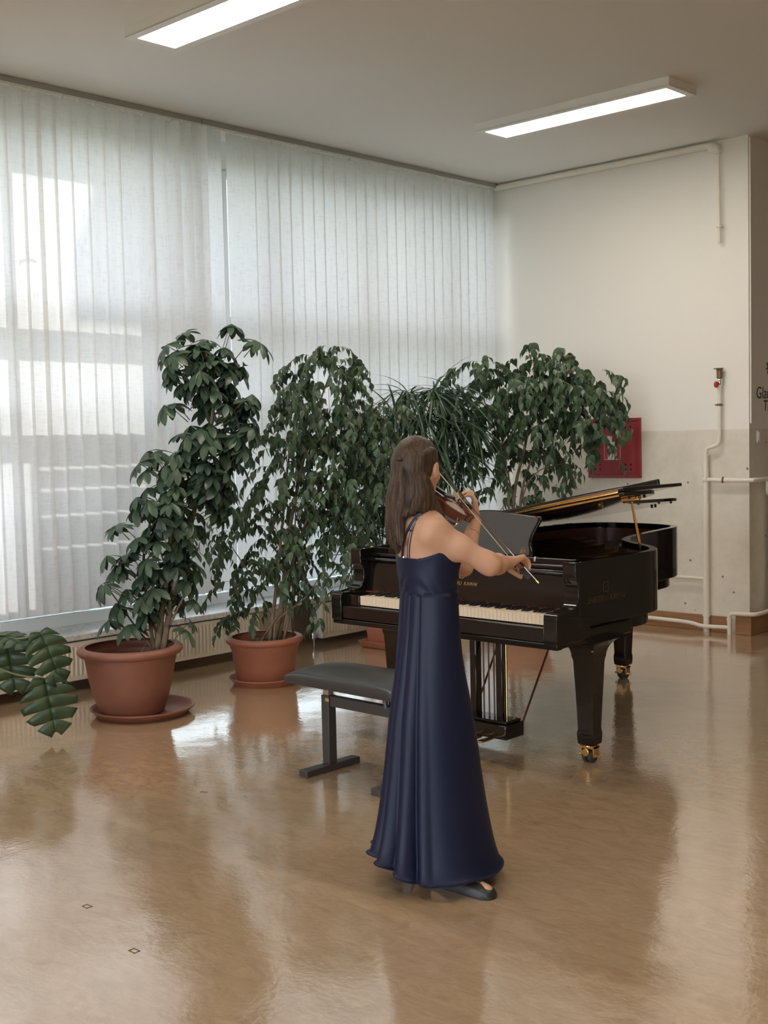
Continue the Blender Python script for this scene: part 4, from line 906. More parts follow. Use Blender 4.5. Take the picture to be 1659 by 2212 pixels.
# ------------------------------------------------------------------ bench
be = thing('piano_bench', 'height-adjustable piano bench with black leatherette seat on a steel frame', 'bench', (-4.06, 4.12, 0))
BX = (-4.305, -3.815); BY0, BY1 = 3.935, 4.305
for x in BX:
    MB().box((x-0.03, BY0, 0.0), (x+0.03, BY1, 0.032)).build('foot', M['steel'], be, bevel=0.003)
    MB().box((x-0.026, 4.12-0.026, 0.032), (x+0.026, 4.12+0.026, 0.378)).build('post', M['steel'], be, bevel=0.003)
    MB().box((x-0.019, 4.12-0.019, 0.378), (x+0.019, 4.12+0.019, 0.452)).build('inner_post', M['steel_l'], be, bevel=0.002)
MB().box((BX[0]+0.026, 4.12-0.018, 0.325), (BX[1]-0.026, 4.12+0.018, 0.378)).build('crossbar', M['steel'], be, bevel=0.003)
MB().box((BX[0]+0.004, 4.0935, 0.350), (BX[0]+0.03, 4.0942, 0.366)).build('label_plate', mat('yellow_plate', (0.55, 0.35, 0.06), 0.5), be, smooth=0)
MB().box((-4.40, 3.98, 0.440), (-3.72, 4.26, 0.456)).build('seat_plate', M['steel'], be, bevel=0.003)
lv = MB()
for x in BX: lv.tube([(x-0.06, 4.16, 0.45), (x-0.045, 4.15, 0.42), (x-0.022, 4.13, 0.385)], 0.0075, 6)
lv.build('scissor_links', M['steel'], be)
MB().tube([(BX[1]-0.09, 4.1, 0.452), (BX[1]-0.075, 4.1, 0.37)], 0.012, 8).build('height_lever', M['steel'], be)
nx, ny = 44, 24; x0, x1, y0, y1 = -4.425, -3.69, 3.925, 4.315; vs, fs = [], []
def seat_z(u, v):
    e = (1-abs(u)**5)*(1-abs(v)**3.2); ridge = 0.004*math.cos(v*4.2)
    return 0.487+0.044*max(e, 0)**0.42+ridge*e
for j in range(ny+1):
    for i in range(nx+1):
        u, v = 2*i/nx-1, 2*j/ny-1
        u_ = math.copysign(1-(1-abs(u))**1.5, u); v_ = math.copysign(1-(1-abs(v))**1.5, v)
        k = 1-0.02*abs(u_*v_)**6
        vs.append(((x0+x1)/2+u_*(x1-x0)/2*k, (y0+y1)/2+v_*(y1-y0)/2*k, seat_z(u_, v_)))
for j in range(ny):
    for i in range(nx):
        a = j*(nx+1)+i; fs.append((a, a+1, a+nx+2, a+nx+1))
edge = [i for i in range(nx+1)]+[j*(nx+1)+nx for j in range(1, ny+1)]+[ny*(nx+1)+i for i in range(nx-1, -1, -1)]+[j*(nx+1) for j in range(ny-1, 0, -1)]
n0 = len(vs)
for (dz_, sh) in ((-0.016, 1.006), (-0.028, 0.99)):
    for e_ in edge:
        p_ = vs[e_]; vs.append((((x0+x1)/2)+(p_[0]-(x0+x1)/2)*sh, ((y0+y1)/2)+(p_[1]-(y0+y1)/2)*sh, 0.487+dz_))
ne = len(edge)
for i in range(ne):
    j = (i+1) % ne; fs.append((edge[i], n0+i, n0+j, edge[j])); fs.append((n0+i, n0+ne+i, n0+ne+j, n0+j))
fs.append(tuple(n0+ne+i for i in range(ne)))
MB().add(vs, fs).build('seat', M['seat'], be, smooth=70)
# ------------------------------------------------------------------ signed-distance modelling of bodies
class Field:
    def __init__(s, lo, hi, h):
        s.o = np.array(lo, float); s.h = h; s.n = np.ceil((np.array(hi)-s.o)/h).astype(int)+1
        s.F = np.full(s.n, 0.5, np.float32)
    def _win(s, lo, hi):
        a = np.clip(np.floor((lo-s.o)/s.h).astype(int), 0, s.n-1); b = np.clip(np.ceil((hi-s.o)/s.h).astype(int)+1, 1, s.n)
        sl = tuple(slice(int(x), int(y)) for x, y in zip(a, b))
        g = [s.o[i]+s.h*np.arange(sl[i].start, sl[i].stop) for i in range(3)]
        return sl, g[0][:, None, None], g[1][None, :, None], g[2][None, None, :]
    def _mix(s, sl, d, k, cut=False):
        A = s.F[sl]
        if cut: d = -d; A_ = -A
        else: A_ = A
        if k > 0:
            hh = np.maximum(k-np.abs(A_-(d if not cut else -d)), 0)/k if not cut else None
        if not cut:
            s.F[sl] = np.minimum(A, d)-(hh*hh*k*0.25 if k > 0 else 0)
        else:
            # smooth subtraction: max(A, d) with d already negated
            hh = np.maximum(k-np.abs(A-d), 0)/k if k > 0 else 0
            s.F[sl] = np.maximum(A, d)+(hh*hh*k*0.25 if k > 0 else 0)
    def cone(s, a, b, r1, r2, k=0.02, cut=False):
        a = np.array(a, float); b = np.array(b, float); pad = max(r1, r2)+k+0.03
        sl, X, Y, Z = s._win(np.minimum(a, b)-pad, np.maximum(a, b)+pad)
        if 0 in s.F[sl].shape: return s
        d = b-a; L2 = d@d+1e-12
        t = np.clip(((X-a[0])*d[0]+(Y-a[1])*d[1]+(Z-a[2])*d[2])/L2, 0, 1)
        D = np.sqrt((X-a[0]-t*d[0])**2+(Y-a[1]-t*d[1])**2+(Z-a[2]-t*d[2])**2)-(r1+(r2-r1)*t)
        s._mix(sl, D.astype(np.float32), k, cut); return s
    def chain(s, pts, rad, k=0.02):
        for i in range(len(pts)-1): s.cone(pts[i], pts[i+1], rad[i], rad[i+1], k)
        return s
    def ell(s, c, ax, r, k=0.02, cut=False):
        """ellipsoid, ax = three unit axes"""
        c = np.array(c, float); pad = max(r)+k+0.03
        sl, X, Y, Z = s._win(c-pad, c+pad)
        if 0 in s.F[sl].shape: return s
        q = [((X-c[0])*a[0]+(Y-c[1])*a[1]+(Z-c[2])*a[2]) for a in ax]
        k0 = np.sqrt(sum((q[i]/r[i])**2 for i in range(3))); k1 = np.sqrt(sum((q[i]/r[i]**2)**2 for i in range(3)))+1e-6
        s._mix(sl, (k0*(k0-1)/k1).astype(np.float32), k, cut); return s
    def grid(s): return [s.o[i]+s.h*np.arange(s.n[i]) for i in range(3)]
    def value(s, p):
        i = np.clip(np.round((np.array(p)-s.o)/s.h).astype(int), 0, s.n-1); return float(s.F[tuple(i)])
    def cast(s, px, py, near, far, off=0.0):
        """first point of the surface seen through a pixel"""
        t = near
        while t < far:
            if s.value(at(px, py, t)) < off: return at(px, py, t)
            t += s.h*0.5
        return at(px, py, (near+far)/2)
def surface_net(F, o, h):
    S = F < 0; nx, ny, nz = F.shape
    c = np.zeros((nx-1, ny-1, nz-1), np.int8)
    for i in (0, 1):
        for j in (0, 1):
            for k in (0, 1): c += S[i:nx-1+i, j:ny-1+j, k:nz-1+k]
    cells = np.argwhere((c > 0) & (c < 8)); idx = np.full(c.shape, -1, np.int32); idx[tuple(cells.T)] = np.arange(len(cells))
    acc = np.zeros((len(cells), 3)); cnt = np.zeros(len(cells))
    cor = [(i, j, k) for i in (0, 1) for j in (0, 1) for k in (0, 1)]
    vals = {q: F[cells[:, 0]+q[0], cells[:, 1]+q[1], cells[:, 2]+q[2]] for q in cor}
    for a in cor:
        for ax in range(3):
            if a[ax] == 0:
                b = list(a); b[ax] = 1; b = tuple(b); va, vb = vals[a], vals[b]; m_ = (va < 0) != (vb < 0)
                t = np.where(m_, va/(va-vb+1e-12), 0)
                p_ = np.array(a, float)[None]+t[:, None]*(np.array(b)-np.array(a))[None]
                acc += np.where(m_[:, None], p_, 0); cnt += m_
    V = o+h*(cells+acc/cnt[:, None]); Q = []
    for ax in range(3):
        A = np.moveaxis(S, ax, 0); e = np.argwhere(A[:-1] != A[1:]); 
        inn = A[:-1][tuple(e.T)]
        e3 = np.empty_like(e); oth = [q for q in range(3) if q != ax]
        e3[:, ax] = e[:, 0]; e3[:, oth[0]] = e[:, 1]; e3[:, oth[1]] = e[:, 2]
        ok = (e3[:, oth[0]] > 0) & (e3[:, oth[1]] > 0) & (e3[:, oth[0]] < idx.shape[oth[0]]) & (e3[:, oth[1]] < idx.shape[oth[1]])
        e3 = e3[ok]; inn = inn[ok]; q4 = []
        for (da, db) in ((-1, -1), (0, -1), (0, 0), (-1, 0)):
            w = e3.copy(); w[:, oth[0]] += da; w[:, oth[1]] += db; q4.append(idx[tuple(w.T)])
        q4 = np.stack(q4, 1); flip = inn if ax != 1 else ~inn
        q4[~flip] = q4[~flip][:, ::-1]; Q.append(q4)
    Q = np.concatenate(Q); Q = Q[(Q >= 0).all(1)]
    return V, Q
def field_mesh(name, F, o, h, mt, parent, relax=1):
    V, Q = surface_net(F, o, h)
    for _ in range(relax):
        acc = np.zeros_like(V); n = np.zeros(len(V))
        for i in range(4):
            a, b = Q[:, i], Q[:, (i+1) % 4]
            np.add.at(acc, a, V[b]); np.add.at(n, a, 1)
        V = V*0.4+0.6*acc/np.maximum(n, 1)[:, None]
    return np_mesh(name, V, Q, mt, parent)

# ------------------------------------------------------------------ the violinist
DG = 4.52
def G(px, py, w=0.0): return at(px, py, DG+w)
def uwz(u, w, z): return HR*u+HD*w+ZU*z
base = G(930, 1876, 0); base[2] = 0
pe = thing('person', 'violinist in a long navy gown with brown hair, playing with her back turned', 'person', base)
ft = unit(uwz(.86, .51, 0)); lt = unit(np.cross(ZU, ft)); AX = (lt, ft, ZU)         # torso: left, front, up
fh = unit(uwz(.58, .80, -.14)); lh = unit(np.cross(ZU, fh)); uh = np.cross(fh, lh); HX = (lh, fh, uh)  # head
H_ = 0.004
B = Field(base+np.array([-.55, -.55, -0.0])-[0, 0, .012], base+np.array([.6, .65, 1.72]), H_)
# head
hcn = G(903, 1011, 0.03)
hp = lambda l, f, u: hcn+lh*l+fh*f+uh*u
B.ell(hp(0, -0.012, 0.025), HX, (0.072, 0.090, 0.088), 0.0)
B.ell(hp(0, 0.035, -0.035), HX, (0.055, 0.050, 0.072), 0.04)
B.cone(hp(0, 0.052, -0.088), hp(0, 0.062, -0.096), 0.022, 0.018, 0.03)
for s in (-1, 1):
    B.cone(hp(s*0.052, 0.0, -0.045), hp(s*0.022, 0.055, -0.095), 0.020, 0.016, 0.03)
    B.ell(hp(s*0.036, 0.062, -0.025), HX, (0.02, 0.018, 0.02), 0.02)
    B.ell(hp(s*0.030, 0.092, 0.005), HX, (0.017, 0.014, 0.010), 0.012, cut=True)
    B.ell(hp(s*0.030, 0.074, 0.004), HX, (0.012, 0.012, 0.010), 0.004)
    # ear
    B.ell(hp(s*0.079, 0.002, -0.008), HX, (0.011, 0.019, 0.032), 0.006)
    B.ell(hp(s*0.090, 0.006, -0.004), HX, (0.006, 0.011, 0.018), 0.005, cut=True)
B.cone(hp(0, 0.078, 0.014), hp(0, 0.096, -0.020), 0.008, 0.011, 0.014)
for s in (-1, 1): B.ell(hp(s*0.010, 0.090, -0.026), HX, (0.008, 0.009, 0.007), 0.008)
B.ell(hp(0, 0.080, -0.052), HX, (0.022, 0.010, 0.006), 0.008); B.ell(hp(0, 0.078, -0.063), HX, (0.019, 0.010, 0.007), 0.008)
B.ell(hp(0, 0.094, -0.057), HX, (0.020, 0.006, 0.0025), 0.004, cut=True)
# neck, torso
B.chain([hp(0, -0.028, -0.05), G(893, 1088, 0.015), G(897, 1126, 0.0)], (0.050, 0.047, 0.058), 0.03)
ch = G(920, 1188, 0.0)
B.ell(ch, AX, (0.140, 0.092, 0.155), 0.05)
B.ell(ch+ft*0.03+lt*0.06-ZU*0.01, AX, (0.060, 0.075, 0.062), 0.04); B.ell(ch+ft*0.03-lt*0.06-ZU*0.01, AX, (0.060, 0.075, 0.062), 0.04)
B.ell(G(925, 1268, 0.0), AX, (0.115, 0.080, 0.13), 0.06)
hip = G(926, 1362, 0.0)
B.ell(hip, AX, (0.105, 0.075, 0.10), 0.06)

shR = G(936, 1147, -0.115); shL = G(866, 1146, 0.135)
B.chain([shL, G(898, 1128, 0.03), shR], (0.050, 0.052, 0.050), 0.05)
B.ell(G(905, 1170, -0.05), AX, (0.075, 0.04, 0.085), 0.04)       # shoulder blade
# right arm, bow side
elR = G(1060, 1220, -0.10); wrR = G(1099, 1216, 0.05)
B.chain([shR, shR*0.55+elR*0.45-ZU*0.004, elR*0.92+shR*0.08, elR], (0.053, 0.0435, 0.037, 0.036), 0.03)
B.chain([elR, elR*0.65+wrR*0.35, wrR], (0.0375, 0.0375, 0.0255), 0.02)
# left arm, violin side
elL = G(1001, 1224, 0.23); wrL = G(1027, 1125, 0.40)
B.chain([shL, shL*0.5+elL*0.5, elL], (0.050, 0.043, 0.036), 0.03)
B.chain([elL, elL*0.62+wrL*0.38, wrL], (0.0365, 0.0365, 0.0245), 0.02)
# legs and feet under the gown
for s, foot, toe in ((1, G(905, 1858, 0.06), G(935, 1868, 0.14)), (-1, G(972, 1880, -0.10), G(1052, 1900, -0.20))):
    foot = foot.copy(); toe = toe.copy(); foot[2] = 0.075; toe[2] = 0.022
    hj = hip+lt*0.055*s-ZU*0.04; kn = hj*0.47+foot*0.53
    B.chain([hj, kn, kn*0.62+foot*0.38-ft*0.015, foot], (0.070, 0.050, 0.048, 0.034), 0.04)
    heel = foot-unit((toe-foot)*[1, 1, 0])*0.045; heel[2] = 0.034
    B.cone(foot, heel, 0.034, 0.030, 0.02); B.cone(heel, toe, 0.030, 0.020, 0.03); B.cone(foot, toe, 0.028, 0.014, 0.02)
# hands
def hand(wr, D, Nn, S, curls, thumb, sc=0.93):
    """D wrist to knuckles, Nn palm side, S thumb side; curls = three bends per finger (index to little)"""
    D = unit(D); Nn = unit(Nn-D*(np.dot(Nn, D))); S = unit(S-D*(S@D)-Nn*(S@Nn)); tips = []
    lens = ((0.040, 0.024, 0.020), (0.044, 0.027, 0.021), (0.041, 0.025, 0.020), (0.033, 0.019, 0.018))
    for i, (o, f) in enumerate(((0.029, 0.084), (0.010, 0.088), (-0.010, 0.084), (-0.028, 0.077))):
        kn = wr+(D*f+S*o)*sc; root = wr+(D*0.02+S*o*0.55)*sc
        B.cone(root, kn, 0.0155*sc, 0.0115*sc, 0.012)
        ang = 0; p_ = kn; sp_ = S*(o*1.2)
        for j in range(3):
            ang += curls[i][j]; d = D*math.cos(ang)+Nn*math.sin(ang)
            q = p_+unit(d+sp_*(0.8 if j == 0 else 0.2))*lens[i][j]*sc
            B.cone(p_, q, (0.0098-0.0012*j)*sc, (0.0088-0.0013*j)*sc, 0.003); p_ = q
        tips.append(p_)
    b0 = wr+(D*0.022+S*0.024+Nn*0.006)*sc; b1 = b0+unit(thumb[0])*0.040*sc; b2 = b1+unit(thumb[1])*0.032*sc; b3 = b2+unit(thumb[2])*0.026*sc
    B.cone(b0, b1, 0.0165*sc, 0.0125*sc, 0.012); B.cone(b1, b2, 0.0118*sc, 0.0102*sc, 0.003); B.cone(b2, b3, 0.0102*sc, 0.0082*sc, 0.003)
    return tips
DR = uwz(.42, .60, .10); NR = uwz(.30, -.05, -.95); SR = uwz(-.80, .55, 0)
tipsR = hand(wrR, DR, NR, SR, ((0.85, 0.95, 0.6), (0.95, 1.0, 0.65), (0.9, 0.95, 0.65), (0.75, 0.85, 0.6)), (unit(DR)*0.6+unit(NR)*0.8+unit(SR)*0.2, unit(DR)*0.7+unit(NR)*0.7-unit(SR)*0.2, unit(DR)*0.5+unit(NR)*0.6-unit(SR)*0.3))
DL = uwz(.02, .10, 1.0); NL = uwz(-1.0, .05, 0); SL = uwz(.05, 1.0, -.08)
tipsL = hand(wrL, DL, NL, SL, ((0.5, 1.15, 0.75), (0.45, 1.1, 0.75), (0.45, 1.0, 0.7), (0.4, 0.95, 0.65)), (DL*0.5+NL*0.9+SL*0.3, DL*0.9+NL*0.5, DL*1.0+NL*0.1))
BF = B.F.copy()
field_mesh('body', BF, B.o, H_, M['skin'], pe, 1)

# gown: bodice follows the body, cut at the neckline
gx, gy, gz = B.grid(); gx = gx[:, None, None]; gy = gy[None, :, None]; gz = gz[None, None, :]
T = Field(B.o, B.o+(B.n-1)*H_, H_)
T.ell(ch, AX, (0.140, 0.092, 0.155), 0.05)
T.ell(ch+ft*0.03+lt*0.06-ZU*0.01, AX, (0.060, 0.075, 0.062), 0.04); T.ell(ch+ft*0.03-lt*0.06-ZU*0.01, AX, (0.060, 0.075, 0.062), 0.04)
T.ell(G(925, 1268, 0.0), AX, (0.122, 0.086, 0.13), 0.06); T.ell(hip, AX, (0.165, 0.112, 0.125), 0.06)
T.ell(G(905, 1170, -0.05), AX, (0.075, 0.04, 0.085), 0.04)
ub = (gx-ch[0])*ft[0]+(gy-ch[1])*ft[1]                       # front-back position
ul = (gx-ch[0])*lt[0]+(gy-ch[1])*lt[1]
zb_ = G(872, 1206, -.09)[2]; zs_ = G(932, 1184, -.12)[2]
neck = zb_+(zs_-zb_)*np.clip((ub+0.085)/0.09, 0, 1.25)
wr_ = 0.0018*np.sin((ub*0.8+(gz-ch[2]))*95+6*np.sin(ul*22))*np.exp(-((gz-G(925, 1262)[2])/0.04)**2)
bod = np.maximum(np.maximum(np.abs(T.F-0.0035+wr_)-0.0035, gz-neck), G(925, 1281)[2]-gz).astype(np.float32)
zw = slice(int((1.0-B.o[2])/H_), int((1.40-B.o[2])/H_))
field_mesh('bodice', bod[:, :, zw], B.o+np.array([0, 0, zw.start*H_]), H_, M['dress'], pe, 1)
# skirt: gathered folds falling to the floor
NT, NZ = 260, 90
rows = [(1273, 868, 986), (1300, 861, 992), (1345, 852, 1001), (1400, 845, 1014), (1480, 836, 1030), (1560, 828, 1043), (1650, 820, 1057), (1740, 813, 1070), (1800, 809, 1078), (1850, 805, 1085)]
ys_ = [r[0] for r in rows]
V = []; 
for iz in range(NZ+1):
    t = iz/NZ; py = 1273+(1850-1273)*t
    xl = np.interp(py, ys_, [r[1] for r in rows]); xr = np.interp(py, ys_, [r[2] for r in rows])
    c = G((xl+xr)/2, py, 0.0); hu = (xr-xl)/2*DG/FPX; hwd = 0.118+(hu-0.098)*(0.92)
    bl_ = min(1, t/0.30); bl_ = bl_*bl_*(3-2*bl_)
    zc = c[2]*(1-t)+0.050*t if t > .0 else c[2]
    for k in range(NT):
        a = 2*math.pi*k/NT; ca, sa = math.cos(a), math.sin(a)
        # folds: broad pleats at the back and left, a calm panel front right
        ad_ = math.degrees(a) % 360
        mk = min(1, max(0, (ad_-120)/30))*min(1, max(0, (264-ad_)/16))
        q_ = (ad_-133)/26.0+0.12*math.sin(2.2*t+0.6)
        rid = abs(math.cos(math.pi*q_))**0.8-0.55
        fo = mk*0.058*rid+0.006*math.sin(a*5+2.0)*(1-mk)
        amp = min(1.0, 0.25+t*1.0)
        rr_ = 1+(fo/0.2)*amp*0.75
        wv = 0.008*math.sin(a*5+1.0)*t+0.016*mk*rid*t
        lift = t*t*(0.052*max(0, math.cos(a-R(178)))**2+0.010)
        dd_ = uwz(ca, sa, 0); r1_ = 1/math.sqrt((dd_@ft/0.096)**2+(dd_@lt/0.130)**2); r2_ = 1/math.sqrt((ca/hu)**2+(sa/hwd)**2)
        r1_ *= 1+0.9*t
        V.append(c+dd_*(r1_*(1-bl_)+r2_*bl_)*rr_); V[-1][2] = zc+wv*t*0.6+lift*(1 if t > 0.5 else t*2)
Vn = len(V); faces = []
for iz in range(NZ):
    for k in range(NT):
        a, b = iz*NT+k, iz*NT+(k+1) % NT; faces.append((a, a+NT, b+NT, b))
sk = np_mesh('skirt', V, faces, M['dress'], pe)
so2 = sk.modifiers.new('thick', 'SOLIDIFY'); so2.thickness = 0.003; so2.offset = -1
# waistband seam, zip, straps
near, far = DG-0.5, DG+0.4
def surf(px, py, out=0.003):
    p_ = B.cast(px, py, near, far); return p_-ray(px, py)/np.linalg.norm(ray(px, py))*out
def ribbon(pts, w, th, name, mt):
    """flat band lying on the body"""
    P_ = spline(pts, 6); mb = MB(); rings = []
    for i, p_ in enumerate(P_):
        t = unit(P_[min(i+1, len(P_)-1)]-P_[max(i-1, 0)]); n = unit(CAM-p_); s_ = unit(np.cross(t, n)); n = np.cross(s_, t)
        rings.append([p_-s_*w/2-n*th/2, p_+s_*w/2-n*th/2, p_+s_*w/2+n*th/2, p_-s_*w/2+n*th/2])
    return mb.loft(rings).build(name, mt, pe, smooth=50)
spx = [(912, 1112), (903, 1114), (893, 1125), (884, 1140), (877, 1160), (872, 1180), (870, 1200), (871, 1208)]
ribbon([surf(x, y, 0.004) for x, y in spx], 0.0125, 0.003, 'shoulder_strap', M['strap'])
ribbon([surf(x, y, 0.003) for x, y in ((905, 1118), (893, 1140), (887, 1165), (884, 1190), (885, 1210))], 0.0035, 0.003, 'thin_strap', M['strap'])
ribbon([surf(x, y, 0.003) for x, y in ((901, 1120), (889, 1142), (882, 1168), (880, 1190), (881, 1210))], 0.0035, 0.003, 'thin_strap', M['strap'])
MB().tube([surf(872, 1202, 0.006), surf(872, 1206, 0.006)], 0.004, 8).build('strap_slider', M['chrome'], pe)
sl_ = [surf(x, y, 0.007) for x, y in ((880, 1142), (888, 1147))]
MB().tube(sl_, 0.003, 6).build('strap_ring', M['strap'], pe)
MB().tube(spline([surf(x, y, 0.010) for x, y in ((873, 1210), (872, 1230), (874, 1250), (878, 1272))], 5), 0.0028, 6).build('zip', M['strap'], pe)
# bracelet on the left forearm
bc = elL*0.30+wrL*0.70; axl = unit(wrL-elL); e1 = unit(np.cross(axl, ZU)); e2 = np.cross(axl, e1)
MB().tube([bc+(e1*math.cos(a)+e2*math.sin(a))*0.0305+axl*0.003*math.sin(2*a) for a in np.linspace(0, 2*math.pi, 40)], 0.0014, 6).build('bracelet', M['brass'], pe)
# shoes
for s, f_, t_ in ((1, G(905, 1858, 0.06), G(935, 1868, 0.14)), (-1, G(972, 1880, -0.10), G(1052, 1900, -0.20))):
    f_ = f_.copy(); t_ = t_.copy(); f_[2] = t_[2] = 0; d = unit(t_-f_); sx_ = np.cross(ZU, d); L_ = np.linalg.norm(t_-f_)
    heel = f_-d*0.085; SL_ = L_+0.085+0.035
    sole = [(0.0, 0.018), (0.02, 0.030), (0.08, 0.031), (0.14, 0.033), (0.19, 0.040), (0.23, 0.038), (0.25, 0.026), (0.258, 0.008)]
    kx = SL_/0.258; cv = [(a*kx, b) for a, b in sole]+[(a*kx, -b) for a, b in sole[::-1]]
    sh = MB().prism(cv, lambda u, v, t: heel+d*u+sx_*v+ZU*t, 0.0, 0.010).build('shoe', M['shoe'], pe, bevel=0.002)
    up_ = MB(); rings = []
    for (u, w, h) in ((0.0, 0.02, 0.052), (0.03, 0.032, 0.056), (0.08, 0.034, 0.056), (0.13, 0.037, 0.054), (0.17, 0.041, 0.050), (0.21, 0.040, 0.040), (0.24, 0.032, 0.026), (0.256, 0.014, 0.016)):
        rings.append([heel+d*u*kx+sx_*w*math.cos(a)*1.0+ZU*(0.008+h*max(math.sin(a), 0)**0.7) for a in np.linspace(0, math.pi, 14)])
    up_.loft(rings, closed=True).build('upper', M['shoe'], sh, smooth=60)
    bw = heel+d*0.20*kx+ZU*0.050
    MB().lathe([(0.001, -0.012), (0.006, -0.008), (0.002, 0), (0.006, 0.008), (0.001, 0.012)], bw, 8, axis=sx_).build('bow', M['shoe'], sh)
# hair: cap, gathered strands, long fall
HF = Field(hcn-np.array([.24, .24, .42]), hcn+np.array([.24, .24, .20]), 0.003)
HF.ell(hp(0, -0.018, 0.030), HX, (0.079, 0.096, 0.091), 0.0)
HF.ell(hp(0, -0.05, -0.02), HX, (0.074, 0.058, 0.085), 0.04)
# keep the face and ears clear
HF.ell(hp(0, 0.110, -0.030), HX, (0.085, 0.078, 0.105), 0.03, cut=True)
for s in (-1, 1): HF.ell(hp(s*0.088, 0.022, -0.020), HX, (0.030, 0.036, 0.046), 0.008, cut=True)
tie = G(862, 995, -0.02)
hr = random.Random(5)
def lock(pts, r0, r1, k=0.010):
    P_ = spline(pts, 5); n = len(P_); HF.chain(P_, [(r0+(r1-r0)*(i/(n-1))**1.5)*min(1, 0.4+2.4*i/n) for i in range(n)], k)
# drawn-back side strands
for a, z in ((0.95, 0.055), (0.8, 0.03), (0.65, 0.075)):
    lock([hp(-0.072, 0.0, z*0.8), hp(-0.074, -0.03, z*0.8), hp(-0.060, -0.075, z*0.5), tie+uwz(.02, .0, 0)], 0.006, 0.009, 0.014)
# tail of the half-up style and the loose fall behind the left shoulder
falls = [((860, 1000), (858, 1050), (852, 1110), (856, 1188), -.03, -.07), ((866, 1000), (868, 1060), (862, 1120), (866, 1175), -.05, -.085), ((852, 1020), (848, 1070), (845, 1130), (848, 1180), 0, -.03), ((858, 1010), (850, 1080), (850, 1140), (858, 1192), -.02, -.06), ((872, 1010), (880, 1060), (872, 1095), (864, 1128), -.06, -.09), ((850, 1030), (846, 1090), (848, 1150), (854, 1186), .03, 0.0),
         ((880, 1015), (884, 1060), (880, 1090), (872, 1118), -.07, -.10), ((893, 1025), (896, 1065), (894, 1090), (884, 1110), -.08, -.105), ((906, 1028), (908, 1070), (908, 1092), (898, 1106), -.08, -.10), ((917, 1028), (920, 1070), (922, 1094), (915, 1108), -.075, -.09), ((924, 1035), (927, 1075), (933, 1098), (936, 1114), -.06, -.06), ((926, 1045), (932, 1085), (942, 1106), (952, 1124), -.04, -.035), ((925, 1050), (936, 1090), (948, 1112), (958, 1130), -.03, -.02)]
for (a, b, c_, d_, w0, w1) in falls:
    for j in range(4):
        jx, jw = hr.uniform(-5, 5), hr.uniform(-.012, .012); e = hr.uniform(-8, 4); wq = hr.uniform(-4.5, 4.5)
        lock([G(a[0]+jx*.5, a[1], w0+jw), G(b[0]+jx+wq, b[1], (w0*2+w1)/3+jw), G(c_[0]+jx*1.2-wq, c_[1], (w0+w1*2)/3+jw), G(d_[0]+jx, d_[1]+e, w1+jw)], 0.0145, 0.004, 0.010)
HFc = np.maximum(HF.F, -0.5)
hx_, hy_, hz_ = HF.grid()
XX, YY, ZZ = np.meshgrid(hx_, hy_, hz_, indexing='ij')
ang = np.arctan2((XX-hcn[0])*fh[0]+(YY-hcn[1])*fh[1]+.02, (XX-hcn[0])*lh[0]+(YY-hcn[1])*lh[1])
HFc = HFc+0.0006*np.sin(ang*46+ZZ*30)+0.0005*np.sin(ang*97-ZZ*50)
hairo = field_mesh('hair', HFc.astype(np.float32), HF.o, 0.003, M['hair'], pe, 1)
tsf = HF.cast(864, 993, DG-0.4, DG+0.3)
td = MB(); td.lathe([(0.006, -0.007), (0.013, -0.004), (0.013, 0.004), (0.006, 0.007)], tsf, 12, axis=unit(uwz(-.3, -.3, -1))).build('hair_tie', M['shoe'], pe)
stn = MB()
for k in range(120):
    (a, b, c_, d_, w0, w1) = falls[hr.randrange(len(falls))]; jx, jw, e = hr.uniform(-9, 9), hr.uniform(-.02, .02), hr.uniform(-10, 9)
    stn.tube(spline([G(a[0]+jx*.6, a[1], w0+jw-.01), G(b[0]+jx, b[1], (w0*2+w1)/3+jw-.01), G(c_[0]+jx*1.2, c_[1], (w0+w1*2)/3+jw-.01), G(d_[0]+jx*1.1, d_[1]+e, w1+jw)], 4), 0.0007, 3)
stn.build('loose_strands', M['hair'], hairo, smooth=0)

# ------------------------------------------------------------------ violin and bow
vx = unit(uwz(.30, .945, -.12)); brg = G(985, 1072, 0.285); n0 = uwz(.50, -.30, .82)
vn = unit(n0-vx*(n0@vx)); vy = np.cross(vn, vx)
vo = brg-vx*0.195-vn*0.030
vp = lambda x, y, z: vo+vx*x+vy*y+vn*z
vi = thing('violin', 'reddish brown violin held under the chin and played by the violinist', 'violin', vo)
half = [(0, 0), (0.002, 0.03), (0.015, 0.066), (0.04, 0.092), (0.078, 0.103), (0.115, 0.096), (0.138, 0.080), (0.146, 0.074), (0.155, 0.064), (0.185, 0.055), (0.215, 0.058), (0.232, 0.066), (0.24, 0.074), (0.255, 0.080), (0.285, 0.083), (0.318, 0.070), (0.34, 0.045), (0.352, 0.02), (0.355, 0)]
cv = [(p_[0], p_[1]) for p_ in spline([(a, b, 0) for a, b in half], 3)]
ol = cv+[(a, -b) for a, b in cv[::-1][1:-1]]
cen = (0.185, 0)
def plate(z, dz, name, mt, over=1.02):
    rings = []
    for k, (s_, h) in enumerate(((1.0, 0), (over, 0.0), (over, 0.0035*np.sign(dz)), (0.96, 0.0035*np.sign(dz)), (0.9, dz*0.35), (0.78, dz*0.65), (0.6, dz*0.86), (0.35, dz*0.97), (0.02, dz))):
        rings.append([vp(cen[0]+(x-cen[0])*s_, y*s_, z+h) for x, y in ol])
    return MB().loft(rings).build(name, mt, vi, smooth=50)
MB().loft([[vp(x, y, -0.030) for x, y in ol], [vp(x, y, 0.0) for x, y in ol]]).build('ribs', M['varnish'], vi, smooth=60)
belly = plate(0.0, 0.015, 'belly', M['spruce']); plate(-0.030, -0.014, 'back', M['varnish'])
